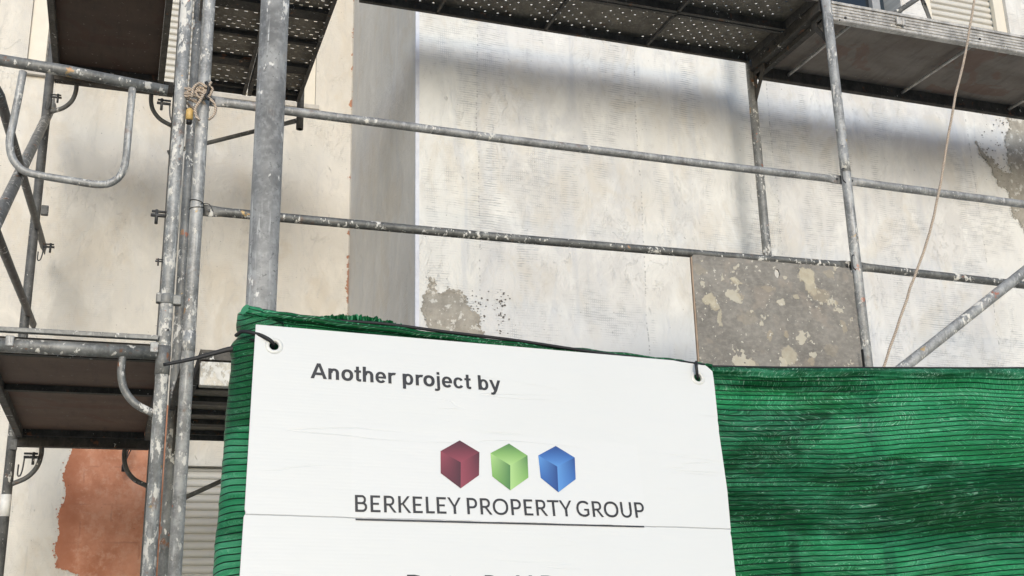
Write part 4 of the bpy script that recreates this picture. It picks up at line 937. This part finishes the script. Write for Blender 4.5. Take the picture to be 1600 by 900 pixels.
GL2 = {
 'B': (.90, [rect(.12,0,.12+W_,1), rect(.258,.868,.50,1.0), rect(.258,.455,.54,.58), rect(.258,0,.54,.13), arc(.50,.728,.262,.272,.13,.148,-90,90,14), arc(.53,.29,.29,.29,.155,.165,-90,90,14)]),
 'E': (.79, [rect(.12,0,.12+W_,1), rect(.258,.87,.70,1), rect(.258,.44,.62,.56), rect(.258,0,.70,.13)]),
 'R': (.86, [rect(.12,0,.12+W_,1), rect(.258,.87,.47,1.0), rect(.258,.405,.50,.53), arc(.46,.703,.29,.297,.155,.172,-90,90,14), pol((.40,.42),(.53,.44),(.86,0),(.70,0))]),
 'K': (.87, [rect(.12,0,.12+W_,1), rect(.258,.45,.33,.58), pol((.30,.53),(.44,.50),(.82,1),(.67,1)), pol((.31,.55),(.44,.56),(.87,0),(.71,0))]),
 'L': (.66, [rect(.12,0,.12+W_,1), rect(.258,0,.64,.13)]),
 'Y': (.84, [rect(.352,0,.352+W_,.43), pol((.0,1),(.15,1),(.49,.42),(.352,.42)), pol((.84,1),(.69,1),(.352,.42),(.49,.42))]),
 'P': (.83, [rect(.12,0,.12+W_,1), rect(.258,.87,.47,1.0), rect(.258,.36,.47,.49), arc(.46,.68,.31,.32,.17,.19,-90,90,14)]),
 'O': (1.10, [arc(.55,.5,.495,.51,.35,.375,0,360,40)]),
 'T': (.80, [rect(.33,0,.33+W_,.87), rect(.02,.87,.78,1)]),
 'G': (1.0, [arc(.54,.5,.485,.51,.345,.375,42,318,34), rect(.76,.13,.895,.50), rect(.57,.39,.76,.50)]),
 'U': (.97, [rect(.11,.38,.11+W_,1), rect(.722,.38,.722+W_,1), arc(.485,.38,.375,.39,.237,.262,180,360,20)]),
 ' ': (.24, [])}
def cut_text(body, G_, u0, v0, u1, v1, ky, label):
    m = MB(); pen = 0; total = sum(G_[ch][0] for ch in body); L_ = math.hypot(u1-u0, v1-v0); kx = L_/total; e2 = ((u1-u0)/L_, (v1-v0)/L_); lay = 0
    for ch in body:
        adv, parts_ = G_[ch]
        for part in parts_:
            lay = (lay+1) % 7
            for q in part:
                m.add([S2(u0+e2[0]*(pen+p.x)*kx-e2[1]*p.y*ky, v0+e2[1]*(pen+p.x)*kx+e2[0]*p.y*ky)+NS*(.0006+.00008*lay) for p in q], [tuple(range(len(q)))])
        pen += adv
    m.build('lettering', ink, sg)['label'] = label
cut_text('BERKELEY PROPERTY GROUP', GL2, .1565,-.2970, .6480,-.2855, .0262, 'black printed company name')
text('Design Build D', .2385,-.4156, .4800,-.4111, .0262, .022, 'lettering')
m = MB(); a = [( .1598,-.3100),(.6420,-.3018),(.6420,-.2996),(.1598,-.3078)]; k = 12
V = []
for i in range(k+1):
    t_ = i/k
    V += [S2(a[0][0]+(a[1][0]-a[0][0])*t_, a[0][1]+(a[1][1]-a[0][1])*t_)+NS*.0022, S2(a[3][0]+(a[2][0]-a[3][0])*t_, a[3][1]+(a[2][1]-a[3][1])*t_)+NS*.0022]
m.add(V, [(2*i,2*i+2,2*i+3,2*i+1) for i in range(k)]); m.build('underline', ink, sg)
def cube(c, hexa, cols, label):
    # printed cube: three rhombic faces, each with the printed blend of its artwork
    me = bpy.data.meshes.new('cube_logo'); bm = bmesh.new(); cl = bm.loops.layers.float_color.new('Col')
    T, TRr, BR_, B, BL_, TLl = hexa; off = sg.location
    def quad(P, C, sub=6):
        g_ = [[None]*(sub+1) for _ in range(sub+1)]; gc = {}
        for i in range(sub+1):
            for j in range(sub+1):
                s_, t_ = i/sub, j/sub
                p = [(P[0][q]*(1-s_)+P[1][q]*s_)*(1-t_)+(P[3][q]*(1-s_)+P[2][q]*s_)*t_ for q in (0,1)]
                cc = [(C[0][q]*(1-s_)+C[1][q]*s_)*(1-t_)+(C[3][q]*(1-s_)+C[2][q]*s_)*t_ for q in (0,1,2)]
                v = bm.verts.new(S2(*p)+NS*.0006-off); g_[i][j] = v; gc[v] = cc
        for i in range(sub):
            for j in range(sub):
                f = bm.faces.new((g_[i][j], g_[i+1][j], g_[i+1][j+1], g_[i][j+1]))
                for l in f.loops: l[cl] = (*gc[l.vert], 1)
    D, Mi, L_ = cols
    quad([TLl, c, TRr, T], [Mi, Mi, D, D] if False else [Mi, L_, Mi, D])
    quad([BL_, B, c, TLl], [Mi, D, D, L_])
    quad([B, BR_, TRr, c], [L_, Mi, D, L_])
    bmesh.ops.recalc_face_normals(bm, faces=bm.faces[:]); bm.to_mesh(me); bm.free()
    me.materials.append(M['print']); o_ = bpy.data.objects.new('cube_logo', me); col.objects.link(o_); o_.parent = sg; o_['label'] = label
pm = N('colour print', .45); vc = pm.t.nodes.new('ShaderNodeVertexColor'); vc.layer_name = 'Col'; pm.color(vc.outputs[0]); M['print'] = pm.m
def srgb(r, g_, b): return tuple(((x/255)/12.92 if x/255 < .04045 else ((x/255+.055)/1.055)**2.4)*.82 for x in (r, g_, b))
cube((.3300,-.2085), [(.3300,-.1715),(.3625,-.1895),(.3598,-.2282),(.3280,-.2516),(.2960,-.2285),(.2971,-.1918)], [srgb(74,30,42), srgb(112,44,58), srgb(150,66,80)], 'dark red printed cube')
cube((.4140,-.2085), [(.4144,-.1712),(.4454,-.1898),(.4440,-.2275),(.4113,-.2506),(.3820,-.2290),(.3812,-.1898)], [srgb(78,128,70), srgb(128,176,92), srgb(176,214,136)], 'green printed cube')
cube((.4965,-.2055), [(.4970,-.1698),(.5295,-.1880),(.5275,-.2255),(.4945,-.2495),(.4655,-.2265),(.4643,-.1885)], [srgb(34,70,134), srgb(52,104,176), srgb(92,150,214)], 'blue printed cube')

# ================================================================== ROPES AND SMALL THINGS
def rope_mat():
    n = N('tan rope', .9); X, Y, Z = n.sep(n.obj)
    wv = n.ma('SINE', n.ma('ADD', n.ma('MULTIPLY', Z, 700.0), n.ma('MULTIPLY', X, 450.0))); a = n.noise(90, 3, .6)
    n.color(n.mix(n.ma('ADD', n.ma('MULTIPLY', wv, .35), a), (.30,.23,.17), (.60,.50,.40))); n.bump(wv, .7, .002); return n.m
M['rope'] = rope_mat()
m = MB(); pts = [PY(x, y, 3.52) for x, y in ((1532,-90),(1522,0),(1508,85),(1490,165),(1467,300),(1449,375),(1426,440),(1404,505),(1379,578),(1352,660),(1320,760))]
sp = smooth_path(pts, 10); sp = [p+Vector((.002*nz(i*.35,1,1), .003*nz(i*.3,5,2), 0)) for i, p in enumerate(sp)]
m.tube(sp, [.0052+.0005*nz(i*.8,2,9) for i in range(len(sp))], 12)
single(m, 'hanging_rope', M['rope'], sp[0], 'long slack tan rope hanging down in front of the right bay', 'rope')
# knot round the roped post
kc = PY(316,150,3.73); m = MB(); rr = random.Random(21)
def loop(c, rx, ry, tilt, yaw, r, n_=28, amp=.002):
    P = []
    for i in range(n_+1):
        a = 2*math.pi*i/n_; q = Vector((rx*math.cos(a), ry*math.sin(a), 0)); q.rotate(Matrix.Rotation(tilt,3,'X')); q.rotate(Matrix.Rotation(yaw,3,'Y'))
        P.append(c+q+Vector((0,0,amp*math.sin(a*3))))
    m.tube(P, r, 10, cap=False)
for dz, t1, t2 in ((.012,.15,.35),(0,-.2,-.25),(-.012,.1,.45),(.004,.35,.0)): loop(Vector((.168,3.765,kc.z+dz)), .052, .062, t1, t2, .0046)
for dx, dz, rx, t1, t2 in ((-.004,.008,.018,1.2,.3),(.012,-.004,.016,1.4,-.6),(-.012,-.008,.015,1.1,1.0),(.016,.014,.016,1.5,.2),(.002,0,.012,.9,-.9)): loop(kc+Vector((dx,-.03,dz)), rx, .013, t1, t2, .0044, 20)
K = lambda x, y: PY(x, y, 3.692)
m.tube(smooth_path([K(318,148),K(311,160),K(305,170),K(307,182),K(312,188)], 5), .0050, 10)
m.tube(smooth_path([K(322,150),K(332,158),K(337,168),K(334,180),K(326,187)], 5), .0046, 10)
m.tube(smooth_path([K(300,152),K(302,138),K(312,130),K(324,136),K(330,128)], 5), .0050, 10)
single(m, 'rope_knot', M['rope'], kc, 'knotted tan rope lashed round the two posts below the slotted deck', 'rope')
m = MB(); m.tube(smooth_path([K(322,128),K(326,140),K(322,150),K(327,156)], 4), .006, 10); single(m, 'black_strap', M['black'], K(322,128), 'small scrap of black tape caught in the rope knot', 'strap')
# wire round the post at the lower rail
m = MB(); zc = PY(312,318,YO).z; P = []
for i in range(60): a = 2*math.pi*i/24; P.append(Vector((.194+.0235*math.cos(a), YO+.0235*math.sin(a), zc+.012*math.sin(a*.5)-.0003*i)))
P += smooth_path([P[-1], PY(322,318,YO-.03), PY(329,322,YO-.035), PY(333,331,YO-.03)], 4); m.tube(P, .0014, 8)
single(m, 'tie_wire', M['dark_iron'], (.194,YO,zc), 'thin black wire twisted round the post at the splashed rail end', 'wire')
# black strip beside the right post
m = MB(); m.bar(PY(1347,546,3.70), PY(1353,600,3.70), .004, .012, up=(0,1,0)); single(m, 'black_strip', M['black'], PY(1350,570,3.70), 'short black strip standing between the board and the grey post', 'strip')
# electric lead hanging over the terracotta patch
m = MB(); m.tube(smooth_path([PY(206,650,6.1),PY(204,690,6.1),PY(199,708,6.1),PY(195,722,6.1)], 4), .0035, 8); m.tube(smooth_path([PY(210,650,6.1),PY(208,692,6.1),PY(200,712,6.1),PY(195,724,6.1)], 4), .003, 8)
m.tube([PY(195,720,6.1),PY(194,728,6.1),PY(193,737,6.1)], [.006,.013,.011], 12)
single(m, 'hanging_cable', M['black'], PY(195,720,6.1), 'dark electric lead dangling in front of the terracotta patch', 'cable')

sc.render.resolution_x = 1024; sc.render.resolution_y = 576
